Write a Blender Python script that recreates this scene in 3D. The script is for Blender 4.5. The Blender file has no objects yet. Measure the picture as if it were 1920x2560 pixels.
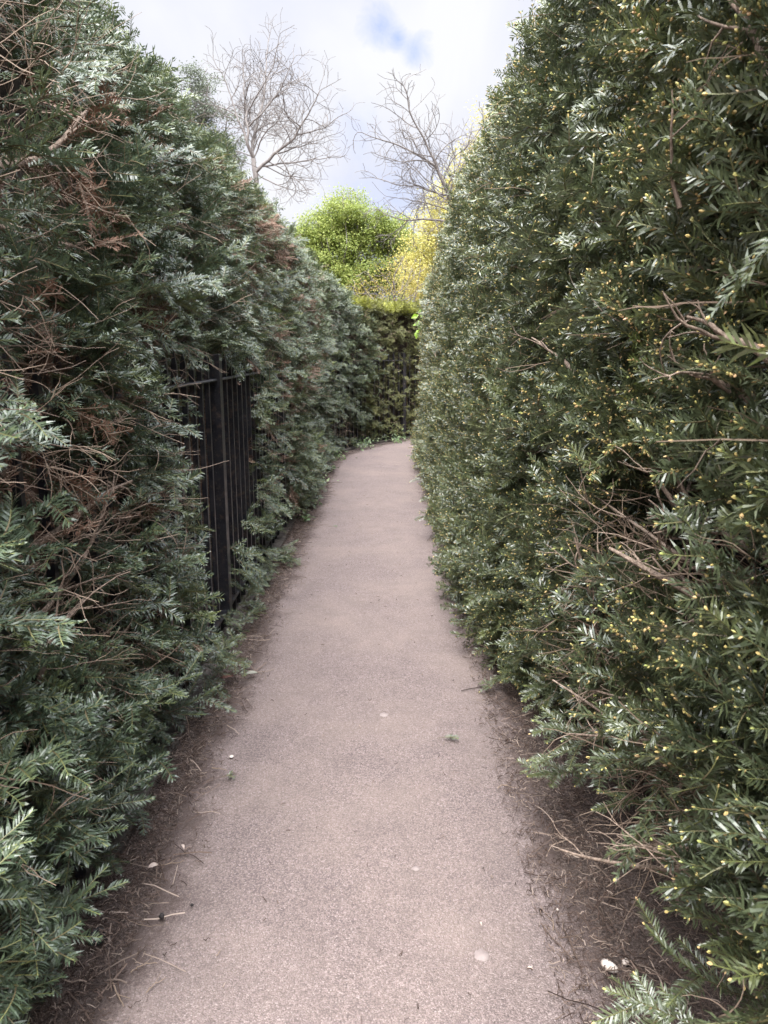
import bpy, math, random
import numpy as np

# ------------------------------------------------------------------ camera, sky, sun, exposure
S = bpy.context.scene
COL = S.collection
F, EYE = 1900.0, 1.55                       # focal length in photo pixels, eye height
TH = math.atan(400 / F)                     # camera pitched down
cam_d = bpy.data.cameras.new('camera')
cam = bpy.data.objects.new('camera', cam_d)
COL.objects.link(cam)
cam.location = (0, 0, EYE)
cam.rotation_euler = (math.pi / 2 - TH, 0, 0)
cam_d.sensor_fit = 'VERTICAL'
cam_d.sensor_height = 36
cam_d.lens = F / 2560 * 36
cam_d.clip_start = 0.02
cam_d.clip_end = 2000
cam_d.dof.use_dof = True
cam_d.dof.focus_distance = 3.2
cam_d.dof.aperture_fstop = 11.0
S.camera = cam

SUN_EL, SUN_AZ = math.radians(62), math.radians(196)     # azimuth measured from +Y towards +X
sd = bpy.data.lights.new('sun', 'SUN')
sd.energy = 2.2
sd.angle = math.radians(40)
sd.color = (1.0, 0.975, 0.95)
sun = bpy.data.objects.new('sun', sd)
COL.objects.link(sun)
sun.rotation_euler = (math.pi / 2 - SUN_EL, 0, math.pi - SUN_AZ)
S.view_settings.view_transform = 'Standard'
S.view_settings.look = 'None'
S.view_settings.gamma = 1
S.view_settings.exposure = 2.15
S.cycles.max_bounces = 6
S.cycles.diffuse_bounces = 3
S.cycles.glossy_bounces = 2
S.cycles.transmission_bounces = 3
S.cycles.sample_clamp_indirect = 4


def ray(px, py):
    u = (px - 960) / F
    v = (1280 - py) / F
    return np.array([u, math.cos(TH) + v * math.sin(TH), v * math.cos(TH) - math.sin(TH)])


def on_x(px, py, x):                        # point of the plane x = const
    d = ray(px, py)
    return d * (x / d[0]) + np.array([0, 0, EYE])


def on_y(px, py, y):
    d = ray(px, py)
    return d * (y / d[1]) + np.array([0, 0, EYE])


def on_z(px, py, z=0.0):
    d = ray(px, py)
    return d * ((z - EYE) / d[2]) + np.array([0, 0, EYE])


W = bpy.data.worlds.new('World')
S.world = W
W.use_nodes = True
nt = W.node_tree
nt.nodes.clear()


def N(tree, typ, **kw):
    n = tree.nodes.new(typ)
    for k, v in kw.items():
        if k in n.inputs:
            n.inputs[k].default_value = v
        else:
            setattr(n, k, v)
    return n


def L(tree, a, b):
    tree.links.new(a, b)


def ramp(tree, fac, stops, interp='LINEAR'):
    r = tree.nodes.new('ShaderNodeValToRGB')
    e = r.color_ramp.elements
    while len(e) < len(stops):
        e.new(0.5)
    for i, (p, c) in enumerate(stops):
        e[i].position = p
        e[i].color = (*c, 1) if len(c) == 3 else c
    r.color_ramp.interpolation = interp
    if fac is not None:
        tree.links.new(fac, r.inputs[0])
    return r.outputs[0]


def math_n(tree, op, a, b=None, c=None, clamp=False):
    m = tree.nodes.new('ShaderNodeMath')
    m.operation = op
    m.use_clamp = clamp
    for i, v in enumerate((a, b, c)):
        if v is None:
            continue
        if isinstance(v, (int, float)):
            m.inputs[i].default_value = v
        else:
            tree.links.new(v, m.inputs[i])
    return m.outputs[0]


def mix(tree, fac, a, b, blend='MIX'):
    m = tree.nodes.new('ShaderNodeMix')
    m.data_type = 'RGBA'
    m.blend_type = blend
    for sock, v in ((m.inputs[0], fac), (m.inputs[6], a), (m.inputs[7], b)):
        if isinstance(v, (int, float)):
            sock.default_value = v
        elif isinstance(v, tuple):
            sock.default_value = (*v, 1)
        else:
            tree.links.new(v, sock)
    return m.outputs[2]


def noise(tree, vec, scale, detail=4.0, rough=0.55, dist=0.0):
    n = tree.nodes.new('ShaderNodeTexNoise')
    n.inputs['Scale'].default_value = scale
    n.inputs['Detail'].default_value = detail
    n.inputs['Roughness'].default_value = rough
    n.inputs['Distortion'].default_value = dist
    if vec is not None:
        tree.links.new(vec, n.inputs['Vector'])
    return n.outputs['Fac']


# overcast sky: Nishita behind a bright cloud layer (unseen zenith boosted as added light for the hedges) with one thin blue gap
skyt = N(nt, 'ShaderNodeTexSky')
skyt.sky_type = 'NISHITA'
skyt.sun_disc = False
skyt.sun_elevation = SUN_EL
skyt.sun_rotation = SUN_AZ
tc = N(nt, 'ShaderNodeTexCoord')
dirv = tc.outputs['Generated']
sep = N(nt, 'ShaderNodeSeparateXYZ')
L(nt, dirv, sep.inputs[0])
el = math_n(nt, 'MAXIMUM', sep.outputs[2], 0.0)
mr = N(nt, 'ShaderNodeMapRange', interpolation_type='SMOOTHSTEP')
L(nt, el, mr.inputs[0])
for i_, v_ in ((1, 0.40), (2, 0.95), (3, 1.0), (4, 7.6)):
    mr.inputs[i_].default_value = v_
zenith_boost = mr.outputs[0]
n1 = noise(nt, dirv, 4.2, 5, 0.5, 0.3)
n2 = noise(nt, dirv, 26.0, 6, 0.62, 0.5)
cl = ramp(nt, n1, [(0.36, (1.72, 1.82, 2.20)), (0.5, (2.03, 2.07, 2.28)), (0.62, (2.22, 2.24, 2.33))])
gap = None
for gx, gy, gr in ((950, 66, 0.034), (1040, 122, 0.029), (995, 96, 0.020), (890, 330, 0.05), (905, 560, 0.10)):
    d = ray(gx, gy)
    d = d / np.linalg.norm(d)
    vm = N(nt, 'ShaderNodeVectorMath', operation='DISTANCE')
    L(nt, dirv, vm.inputs[0])
    vm.inputs[1].default_value = tuple(d)
    q = math_n(nt, 'DIVIDE', vm.outputs['Value'], gr)
    q = math_n(nt, 'SUBTRACT', 1.0, q)
    q = math_n(nt, 'MULTIPLY_ADD', n2, 1.5, math_n(nt, 'ADD', q, -0.95), clamp=True)
    if gy > 200:
        q = math_n(nt, 'MULTIPLY', q, 0.42)
    gap = q if gap is None else math_n(nt, 'MAXIMUM', gap, q)
gap = math_n(nt, 'MULTIPLY', gap, 0.88, clamp=True)
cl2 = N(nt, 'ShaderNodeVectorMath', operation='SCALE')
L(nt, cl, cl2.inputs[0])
L(nt, zenith_boost, cl2.inputs['Scale'])
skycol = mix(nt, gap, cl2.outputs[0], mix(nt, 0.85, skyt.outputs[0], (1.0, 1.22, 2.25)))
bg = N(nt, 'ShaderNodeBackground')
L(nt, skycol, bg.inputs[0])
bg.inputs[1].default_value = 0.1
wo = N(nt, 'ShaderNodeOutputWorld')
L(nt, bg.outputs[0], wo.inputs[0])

rng = np.random.default_rng(7)
random.seed(7)


# ------------------------------------------------------------------ helpers
def link_mesh(name, V, T, mats, parent=None, mi=None, attr=None, smooth=False):
    """one mesh object from numpy triangles (or quads)"""
    V = np.ascontiguousarray(V, dtype=np.float32)
    T = np.ascontiguousarray(T, dtype=np.int32)
    me = bpy.data.meshes.new(name)
    k = T.shape[1]
    me.vertices.add(len(V))
    me.vertices.foreach_set('co', V.ravel())
    me.loops.add(T.size)
    me.loops.foreach_set('vertex_index', T.ravel())
    me.polygons.add(len(T))
    me.polygons.foreach_set('loop_start', np.arange(0, T.size, k, dtype=np.int32))
    if mi is not None:
        me.polygons.foreach_set('material_index', np.ascontiguousarray(mi, dtype=np.int32))
    me.polygons.foreach_set('use_smooth', np.full(len(T), bool(smooth)))
    if attr is not None:
        a = me.attributes.new('tint', 'FLOAT', 'POINT')
        a.data.foreach_set('value', np.ascontiguousarray(attr, dtype=np.float32))
    me.update(calc_edges=True)
    for m in (mats if isinstance(mats, (list, tuple)) else [mats]):
        me.materials.append(m)
    o = bpy.data.objects.new(name, me)
    COL.objects.link(o)
    if parent is not None:
        o.parent = parent
        o.matrix_parent_inverse = parent.matrix_basis.inverted()
    return o


def tag(o, label=None, cat=None, group=None, kind=None):
    for k, v in (('label', label), ('category', cat), ('group', group), ('kind', kind)):
        if v:
            o[k] = v
    return o


def thing(name, label, cat, loc=(0, 0, 0), group=None):
    o = bpy.data.objects.new(name, None)
    COL.objects.link(o)
    o.location = tuple(float(v) for v in loc)
    o.empty_display_size = 0.2
    return tag(o, label, cat, group)


class Geo:
    """collects triangles"""
    def __init__(self):
        self.V, self.T, self.M, self.A, self.n = [], [], [], [], 0

    def add(self, V, T, m=0, a=0.5):
        V = np.asarray(V, float)
        T = np.asarray(T, int)
        if T.shape[1] == 4:
            T = np.concatenate([T[:, [0, 1, 2]], T[:, [0, 2, 3]]])
        self.V.append(V)
        self.T.append(T + self.n)
        self.M.append(np.full(len(T), m) if np.isscalar(m) else m)
        self.A.append(np.full(len(V), a) if np.isscalar(a) else a)
        self.n += len(V)

    def get(self):
        return np.concatenate(self.V), np.concatenate(self.T), np.concatenate(self.M), np.concatenate(self.A)

    def build(self, name, mats, parent=None, smooth=False):
        V, T, M, A = self.get()
        return link_mesh(name, V, T, mats, parent, M, A, smooth)


def hash2(ix, iy, seed):
    h = (ix.astype(np.int64) * 374761393 + iy.astype(np.int64) * 668265263 + seed * 974711) & 0x7fffffff
    h = ((h ^ (h >> 13)) * 1274126177) & 0x7fffffff
    h = h ^ (h >> 16)
    return (h & 0xffff) / 65535.0


def vnoise(x, y, seed=0):
    x = np.asarray(x, float)
    y = np.asarray(y, float)
    ix, iy = np.floor(x), np.floor(y)
    fx, fy = x - ix, y - iy
    fx = fx * fx * (3 - 2 * fx)
    fy = fy * fy * (3 - 2 * fy)
    a, b = hash2(ix, iy, seed), hash2(ix + 1, iy, seed)
    c, d = hash2(ix, iy + 1, seed), hash2(ix + 1, iy + 1, seed)
    return (a * (1 - fx) + b * fx) * (1 - fy) + (c * (1 - fx) + d * fx) * fy


def fbm(x, y, seed=0, o=3):
    s, a, t = 0, 1.0, 0
    for i in range(o):
        s = s + a * vnoise(x * 2 ** i + 17 * i, y * 2 ** i, seed + i)
        t += a
        a *= 0.5
    return s / t


def sstep(a, b, x):
    t = np.clip((np.asarray(x, float) - a) / (b - a), 0, 1)
    return t * t * (3 - 2 * t)


def unit(v):
    v = np.asarray(v, float)
    return v / np.maximum(np.linalg.norm(v, axis=-1, keepdims=True), 1e-9)


def tubes(P, R, m=4):
    """P (N,K,3) polylines, R (N,K) radii -> verts, quads (vectorised)"""
    P = np.asarray(P, float)
    R = np.asarray(R, float)
    n, k, _ = P.shape
    tan = np.gradient(P, axis=1)
    tan = unit(tan)
    ref = np.zeros_like(tan)
    mean = np.abs(unit(P[:, -1] - P[:, 0]))
    use = np.argmin(mean, axis=1)
    ref[np.arange(n), :, use] = 1.0
    a = unit(np.cross(tan, ref))
    b = np.cross(tan, a)
    ang = np.arange(m) * 2 * math.pi / m
    V = P[:, :, None, :] + R[:, :, None, None] * (a[:, :, None, :] * np.cos(ang)[None, None, :, None] + b[:, :, None, :] * np.sin(ang)[None, None, :, None])
    V = V.reshape(-1, 3)
    i = np.arange(n)[:, None, None] * k * m
    j = np.arange(k - 1)[None, :, None] * m
    q = np.arange(m)[None, None, :]
    q2 = (q + 1) % m
    Q = np.stack([i + j + q, i + j + q2, i + j + m + q2, i + j + m + q], axis=-1).reshape(-1, 4)
    return V, Q


def frames(d, n0):
    d = unit(d)
    z = n0 - (n0 * d).sum(-1, keepdims=True) * d
    z = unit(z)
    x = np.cross(d, z)
    return np.stack([x, d, z], axis=-1)         # columns


# ------------------------------------------------------------------ materials
def new_mat(name):
    m = bpy.data.materials.new(name)
    m.use_nodes = True
    t = m.node_tree
    return m, t, t.nodes['Principled BSDF']


def tint_mat(name, stops, rough=0.5, spec=0.5, trans=0.0, vary=0.0, vscale=3.0, coat=0.0):
    m, t, p = new_mat(name)
    at = N(t, 'ShaderNodeAttribute', attribute_name='tint')
    f = at.outputs['Fac']
    if vary:
        geo = N(t, 'ShaderNodeNewGeometry')
        nz = noise(t, geo.outputs['Position'], vscale, 3)
        f = math_n(t, 'ADD', f, math_n(t, 'MULTIPLY', math_n(t, 'SUBTRACT', nz, 0.5), vary), clamp=True)
    c = ramp(t, f, stops)
    L(t, c, p.inputs['Base Color'])
    p.inputs['Roughness'].default_value = rough
    p.inputs['Specular IOR Level'].default_value = spec
    if coat:
        p.inputs['Coat Weight'].default_value = coat
        p.inputs['Coat Roughness'].default_value = 0.3
    if trans:
        tr = N(t, 'ShaderNodeBsdfTranslucent')
        L(t, c, tr.inputs[0])
        ms = N(t, 'ShaderNodeMixShader')
        ms.inputs[0].default_value = trans
        L(t, p.outputs[0], ms.inputs[1])
        L(t, tr.outputs[0], ms.inputs[2])
        L(t, ms.outputs[0], t.nodes['Material Output'].inputs[0])
    return m


M_NEEDLE = tint_mat('yew_needle', [(0.0, (.040, .058, .036)), (.35, (.082, .114, .062)), (.62, (.132, .160, .070)), (.85, (.16, .20, .055)), (1, (.32, .29, .08))], .38, .75, 0.20, .40, 3.2)
M_NEEDLE_R = tint_mat('yew_needle_dark', [(0.0, (.050, .064, .034)), (.35, (.098, .122, .058)), (.62, (.15, .168, .066)), (.85, (.16, .21, .055)), (1, (.30, .29, .07))], .38, 1.0, 0.22, .34, 3.2)
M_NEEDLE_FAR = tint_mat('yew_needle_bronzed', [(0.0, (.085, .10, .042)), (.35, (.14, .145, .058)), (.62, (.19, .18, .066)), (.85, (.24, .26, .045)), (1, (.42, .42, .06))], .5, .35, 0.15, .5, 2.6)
M_DEAD = tint_mat('dead_needle', [(0, (.05, .028, .018)), (.5, (.12, .065, .042)), (1, (.22, .13, .09))], .7, .25)
M_STEM = tint_mat('shoot_stem', [(0, (.075, .05, .034)), (.45, (.11, .085, .045)), (1, (.17, .19, .06))], .55, .4)
M_BUD = tint_mat('yew_bud', [(0, (.36, .40, .12)), (.4, (.64, .49, .18)), (1, (.66, .42, .24))], .5, .4)
M_TWIG = tint_mat('bare_twig', [(0, (.06, .042, .032)), (.5, (.17, .12, .085)), (1, (.33, .25, .185))], .75, .3)


def bark_mat(name, c0, c1, scale=30):
    m, t, p = new_mat(name)
    g = N(t, 'ShaderNodeTexCoord')
    mp = N(t, 'ShaderNodeMapping')
    mp.inputs['Scale'].default_value = (1, 1, .25)
    L(t, g.outputs['Object'], mp.inputs[0])
    nz = noise(t, mp.outputs[0], scale, 5, .65)
    L(t, ramp(t, nz, [(.35, c0), (.65, c1)]), p.inputs['Base Color'])
    p.inputs['Roughness'].default_value = .85
    b = N(t, 'ShaderNodeBump')
    b.inputs['Strength'].default_value = .6
    b.inputs['Distance'].default_value = .01
    L(t, nz, b.inputs['Height'])
    L(t, b.outputs[0], p.inputs['Normal'])
    return m


M_BARK = bark_mat('yew_bark', (.05, .026, .020), (.16, .09, .066))
M_BRANCH = bark_mat('yew_branch_bark', (.11, .078, .056), (.36, .27, .205), 90)
M_TREEBARK = bark_mat('grey_bark', (.115, .10, .092), (.22, .20, .185), 12)
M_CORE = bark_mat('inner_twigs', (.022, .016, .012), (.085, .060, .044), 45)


def iron_mat():
    m, t, p = new_mat('black_iron_paint')
    g = N(t, 'ShaderNodeNewGeometry')
    n1 = noise(t, g.outputs['Position'], 240, 2, .5)
    n2 = noise(t, g.outputs['Position'], 18, 4, .6)
    sp = ramp(t, n1, [(.70, (0, 0, 0)), (.74, (1, 1, 1))])
    c = mix(t, ramp(t, n2, [(.4, (0, 0, 0)), (.7, (1, 1, 1))]), (.008, .009, .013), (.022, .021, .024))
    n4 = noise(t, g.outputs['Position'], 34, 5, .7)
    c = mix(t, ramp(t, n4, [(.52, (0, 0, 0)), (.68, (.75, .75, .75))]), c, (.075, .052, .038))
    c = mix(t, math_n(t, 'MULTIPLY', sp, .7), c, (.25, .24, .23))
    L(t, c, p.inputs['Base Color'])
    L(t, ramp(t, n2, [(.3, (.28,) * 3), (.8, (.6,) * 3)]), p.inputs['Roughness'])
    b = N(t, 'ShaderNodeBump')
    b.inputs['Strength'].default_value = .3
    b.inputs['Distance'].default_value = .002
    L(t, noise(t, g.outputs['Position'], 90, 3), b.inputs['Height'])
    L(t, b.outputs[0], p.inputs['Normal'])
    return m


M_IRON = iron_mat()


def concrete_mat():
    m, t, p = new_mat('stained_concrete')
    g = N(t, 'ShaderNodeNewGeometry')
    n1 = noise(t, g.outputs['Position'], 14, 6, .65)
    n2 = noise(t, g.outputs['Position'], 120, 3, .6)
    c = ramp(t, n1, [(.3, (.025, .021, .018)), (.55, (.070, .058, .048)), (.70, (.20, .18, .155))])
    c = mix(t, math_n(t, 'MULTIPLY', n2, .5), c, (.06, .05, .04))
    L(t, c, p.inputs['Base Color'])
    p.inputs['Roughness'].default_value = .9
    b = N(t, 'ShaderNodeBump')
    b.inputs['Strength'].default_value = .5
    b.inputs['Distance'].default_value = .004
    L(t, n2, b.inputs['Height'])
    L(t, b.outputs[0], p.inputs['Normal'])
    return m


M_CONC = concrete_mat()


def soil_mat():
    m, t, p = new_mat('soil_and_leaf_mould')
    g = N(t, 'ShaderNodeNewGeometry')
    v = g.outputs['Position']
    n1 = noise(t, v, 9, 6, .65)
    n2 = noise(t, v, 130, 4, .7)
    n3 = noise(t, v, 420, 2, .7)
    c = ramp(t, n2, [(.34, (.030, .020, .017)), (.5, (.095, .067, .056)), (.64, (.22, .168, .145))])
    c = mix(t, ramp(t, n1, [(.4, (0, 0, 0)), (.65, (.55, .55, .55))]), c, (.055, .038, .030))
    c = mix(t, ramp(t, n3, [(.62, (0, 0, 0)), (.68, (.9, .9, .9))]), c, (.33, .27, .23))
    L(t, c, p.inputs['Base Color'])
    p.inputs['Roughness'].default_value = .95
    b = N(t, 'ShaderNodeBump')
    b.inputs['Strength'].default_value = .9
    b.inputs['Distance'].default_value = .012
    L(t, math_n(t, 'ADD', n2, math_n(t, 'MULTIPLY', n3, .4)), b.inputs['Height'])
    L(t, b.outputs[0], p.inputs['Normal'])
    return m


M_SOIL = soil_mat()


def path_mat():
    m, t, p = new_mat('resin_bound_grit')
    g = N(t, 'ShaderNodeNewGeometry')
    v = g.outputs['Position']
    vo = N(t, 'ShaderNodeTexVoronoi')
    vo.inputs['Scale'].default_value = 260
    L(t, v, vo.inputs['Vector'])
    vo2 = N(t, 'ShaderNodeTexVoronoi')
    vo2.inputs['Scale'].default_value = 130
    L(t, v, vo2.inputs['Vector'])
    s = N(t, 'ShaderNodeSeparateColor')
    L(t, vo.outputs['Color'], s.inputs[0])
    s2 = N(t, 'ShaderNodeSeparateColor')
    L(t, vo2.outputs['Color'], s2.inputs[0])
    grain = ramp(t, s.outputs[0], [(0, (.090, .070, .066)), (.3, (.152, .119, .112)), (.62, (.214, .164, .153)), (.86, (.272, .214, .199)), (1, (.39, .325, .304))])
    grain2 = ramp(t, s2.outputs[1], [(0, (.11, .085, .078)), (.5, (.196, .150, .140)), (1, (.274, .217, .202))])
    c = mix(t, .35, grain, grain2)
    gapc = ramp(t, vo.outputs['Distance'], [(.45, (0, 0, 0)), (.8, (.65, .65, .65))])
    c = mix(t, gapc, c, (.075, .058, .052))
    big = noise(t, v, 1.6, 5, .6)
    c = mix(t, ramp(t, big, [(.40, (0, 0, 0)), (.68, (.42, .42, .42))]), c, (.27, .212, .180))
    mid = noise(t, v, 7, 5, .6)
    c = mix(t, ramp(t, mid, [(.45, (0, 0, 0)), (.75, (.35, .35, .35))]), c, (.115, .09, .082))
    # washed-in soil along both edges: width of the stain follows a noise
    at = N(t, 'ShaderNodeAttribute', attribute_name='tint')
    e = math_n(t, 'ADD', at.outputs['Fac'], math_n(t, 'MULTIPLY', math_n(t, 'SUBTRACT', noise(t, v, 6, 7, .75), .5), 1.3))
    e = math_n(t, 'ADD', e, math_n(t, 'MULTIPLY', math_n(t, 'SUBTRACT', noise(t, v, 120, 4, .8), .5), 1.5))
    c = mix(t, ramp(t, e, [(.48, (0, 0, 0)), (.9, (.85, .85, .85))]), c, (.080, .056, .047))
    L(t, c, p.inputs['Base Color'])
    p.inputs['Roughness'].default_value = .82
    p.inputs['Specular IOR Level'].default_value = .35
    b = N(t, 'ShaderNodeBump')
    b.inputs['Strength'].default_value = .8
    b.inputs['Distance'].default_value = .0035
    h = math_n(t, 'SUBTRACT', math_n(t, 'MULTIPLY', s.outputs[1], .7), vo.outputs['Distance'])
    L(t, h, b.inputs['Height'])
    L(t, b.outputs[0], p.inputs['Normal'])
    return m


M_PATH = path_mat()


def plain_mat(name, c0, c1, scale=60, rough=.7, spec=.4):
    m, t, p = new_mat(name)
    g = N(t, 'ShaderNodeTexCoord')
    L(t, ramp(t, noise(t, g.outputs['Object'], scale, 4), [(.3, c0), (.7, c1)]), p.inputs['Base Color'])
    p.inputs['Roughness'].default_value = rough
    p.inputs['Specular IOR Level'].default_value = spec
    return m


# ------------------------------------------------------------------ the lane: left fence line, straight then an arc to the right
Y0, RAD = 10.5, 5.0
X0 = -0.90


def lane(s, off):
    """point at arc length s along the fence line, off metres towards the path; returns xy and inward normal"""
    s = np.asarray(s, float)
    off = np.asarray(off, float)
    ph = np.maximum(s - Y0, 0) / RAD
    x = X0 + RAD * (1 - np.cos(ph))
    y = np.minimum(s, Y0) + RAD * np.sin(ph)
    nx, ny = np.cos(ph), -np.sin(ph)
    return x + nx * off, y + ny * off, nx, ny


# ------------------------------------------------------------------ ground and path
def build_ground():
    # soil: fine grid in the lane, coarse ring of quads to the horizon (one sheet)
    xs = np.concatenate([[-900, -200, -40, -12, -5, -2.2], np.linspace(-1.4, 1.6, 76), [2.4, 5, 12, 40, 200, 900]])
    ys = np.concatenate([[-900, -100, -20, -3], np.linspace(-.5, 15.5, 220), [18, 24, 40, 120, 400, 1500]])
    X, Y = np.meshgrid(xs, ys)
    ph = np.where(Y > Y0, np.arctan2(Y - Y0, (X0 + RAD) - X), 0)
    off = np.where(Y > Y0, RAD - np.hypot(X - X0 - RAD, Y - Y0), X - X0)
    side = np.maximum(sstep(.22, .06, off), sstep(1.40, 1.62, off))
    Z = -.012 + side * (.008 + .034 * (fbm(X * 5, Y * 5, 3) - .2))
    Z = np.where(np.abs(X) > 2, -.01, Z)
    V = np.stack([X, Y, Z], -1).reshape(-1, 3)
    nx, ny = len(xs), len(ys)
    i, j = np.meshgrid(np.arange(nx - 1), np.arange(ny - 1))
    a = (j * nx + i).ravel()
    Q = np.stack([a, a + 1, a + nx + 1, a + nx], -1)
    tag(link_mesh('ground', V, Q, M_SOIL, smooth=True), kind='structure')
    # path: a cambered strip with ragged edges
    s = np.linspace(-.6, 19, 520)
    us = np.linspace(0, 1, 25)
    Sg, U = np.meshgrid(s, us, indexing='ij')
    eL = .20 + .09 * (fbm(s * 1.3, s * 0 + 2, 11) - .5) + .06 * (vnoise(s * 9, s * 0, 12) - .5)
    eR = 1.50 + .09 * (fbm(s * 1.3, s * 0 + 7, 14) - .5) + .06 * (vnoise(s * 9, s * 0 + 3, 15) - .5)
    O = eL[:, None] * (1 - U) + eR[:, None] * U
    x, y, _, _ = lane(Sg, O)
    z = .002 + .008 * (1 - (2 * U - 1) ** 2) + .002 * fbm(x * 3, y * 3, 5)
    z = np.where((U == 0) | (U == 1), -.014, z)
    edge = np.clip(1 - np.minimum(O - eL[:, None], eR[:, None] - O) / .26, 0, 1)
    V = np.stack([x, y, z], -1).reshape(-1, 3)
    nu = len(us)
    i, j = np.meshgrid(np.arange(nu - 1), np.arange(len(s) - 1))
    a = (j * nu + i).ravel()
    Q = np.stack([a, a + 1, a + nu + 1, a + nu], -1)
    tag(link_mesh('path', V, Q, M_PATH, attr=edge.ravel(), smooth=True), kind='structure')


build_ground()


# ------------------------------------------------------------------ yew templates
def needle(base, d, up, ln, w, lod):
    """one needle; d direction, up leaf normal"""
    sidev = np.cross(d, up)
    if lod == 0:
        mid = base + d * ln * .55 + up * ln * .05
        tip = base + d * ln - up * ln * .10
        V = [base - sidev * w * .28, base + sidev * w * .28, mid + sidev * w * .5, mid - sidev * w * .5, tip]
        T = [[0, 1, 2], [0, 2, 3], [3, 2, 4]]
    else:
        mid = base + d * ln * .5 + up * ln * .04
        tip = base + d * ln - up * ln * .08
        V = [base, mid + sidev * w * .5, tip, mid - sidev * w * .5]
        T = [[0, 1, 3], [1, 2, 3]]
    return V, T


def bud_geo(g, c, d, ln, r, a):
    d = unit(d)
    ref = np.array([0, 0, 1.0]) if abs(d[2]) < .8 else np.array([1.0, 0, 0])
    x = unit(np.cross(d, ref))
    y = np.cross(d, x)
    ks = [(0, .35), (.35, 1.0), (.75, .8), (1, .15)]
    V = []
    for t, rr in ks:
        for q in range(5):
            an = q * 2 * math.pi / 5
            V.append(c + d * ln * t + (x * math.cos(an) + y * math.sin(an)) * r * rr)
    Q = [[j * 5 + q, j * 5 + (q + 1) % 5, j * 5 + 5 + (q + 1) % 5, j * 5 + 5 + q] for j in range(3) for q in range(5)]
    g.add(V, Q, 2, a)


def shoot(g, R, p0, d0, n0, ln, lod, sp, nl, nw, radial=0., buds=0., curve=.15, new=.0):
    """one leafy shoot from p0 along d0 with leaf-plane normal n0, appended to g"""
    k = 5 if lod == 0 else 3
    pts = []
    p, d = p0.copy(), unit(d0)
    bend = R.normal(0, curve, 2)
    for i in range(k):
        pts.append(p.copy())
        sidev = np.cross(d, n0)
        d = unit(d + (n0 * bend[0] + sidev * bend[1]) / k)
        p = p + d * ln / (k - 1)
    pts = np.array(pts)
    r0 = .0016 if lod == 0 else .0022
    V, Q = tubes(pts[None], np.linspace(r0, r0 * .55, k)[None], 3)
    g.add(V, Q, 1, np.repeat(np.linspace(.35, 1.0, k), 3))
    n = max(3, int(ln / sp))
    for i in range(n):
        t = (i + .5 * R.random()) / n
        f = t * (k - 1)
        j = min(int(f), k - 2)
        b = pts[j] * (1 - (f - j)) + pts[j + 1] * (f - j)
        dd = unit(pts[j + 1] - pts[j])
        s0 = unit(np.cross(dd, n0))
        l = nl * (.62 + .38 * math.sin(math.pi * min(1, t * .9 + .1))) * (1 - .45 * max(0, t - .8) / .2) * R.uniform(.85, 1.12)
        ang = math.radians(R.normal(62 - 28 * t * t, 9))
        for sg in (-1, 1):
            if R.random() < .06:
                continue
            roll = R.normal(.25, .22) + radial * R.uniform(-1.3, 1.3)
            out = s0 * sg * math.cos(roll) + n0 * math.sin(roll)
            nd = unit(dd * math.cos(ang) + out * math.sin(ang))
            up = unit(np.cross(np.cross(nd, n0 * math.cos(roll) - s0 * sg * math.sin(roll)), nd))
            up = unit(up + R.normal(0, .22, 3))
            V, T = needle(b, nd, up, l, nw, lod)
            tv = R.normal(.30, .10) + new * max(0, t - .72) * 1.8
            a = np.full(len(V), tv)
            a[0] += .1
            g.add(V, T, 0, a)
        if buds and R.random() < buds * (.25 + t):
            out = unit(-n0 * .6 + s0 * R.choice([-1, 1]) * R.uniform(.2, 1) + dd * .6)
            bud_geo(g, b, out, R.uniform(.006, .0085), R.uniform(.0019, .0028), R.uniform(.1, 1))
    if buds:
        if R.random() < .6:
            bud_geo(g, pts[-1], dd, R.uniform(.005, .009), R.uniform(.0015, .0026), R.uniform(0, .8))
    return pts


def spray_template(seed, lod, ln, nside, sp, nl, nw, radial, buds, new=0.):
    """a flat spray: one main shoot with side shoots; along +Y, face +Z"""
    R = np.random.default_rng(seed)
    g = Geo()
    n0 = np.array([0, 0, 1.])
    pts = shoot(g, R, np.zeros(3), np.array([0, 1., 0]), n0, ln, lod, sp, nl, nw, radial, buds, .35, new)
    sg = R.choice([-1, 1])
    for i in range(nside):
        t = (i + R.uniform(.2, .8)) / nside * .85 + .05
        f = t * (len(pts) - 1)
        j = min(int(f), len(pts) - 2)
        b = pts[j] * (1 - (f - j)) + pts[j + 1] * (f - j)
        sg = -sg
        a = math.radians(R.uniform(32, 62))
        nn = unit(n0 + R.normal(0, .25 + radial * .3, 3))
        d = np.array([sg * math.sin(a), math.cos(a), R.normal(0, .18 + radial * .4)])
        shoot(g, R, b, d, nn, ln * R.uniform(.28, .58) * (1.15 - .5 * t), lod, sp, nl, nw, radial, buds, .3, new)
    return g.get()


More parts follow.
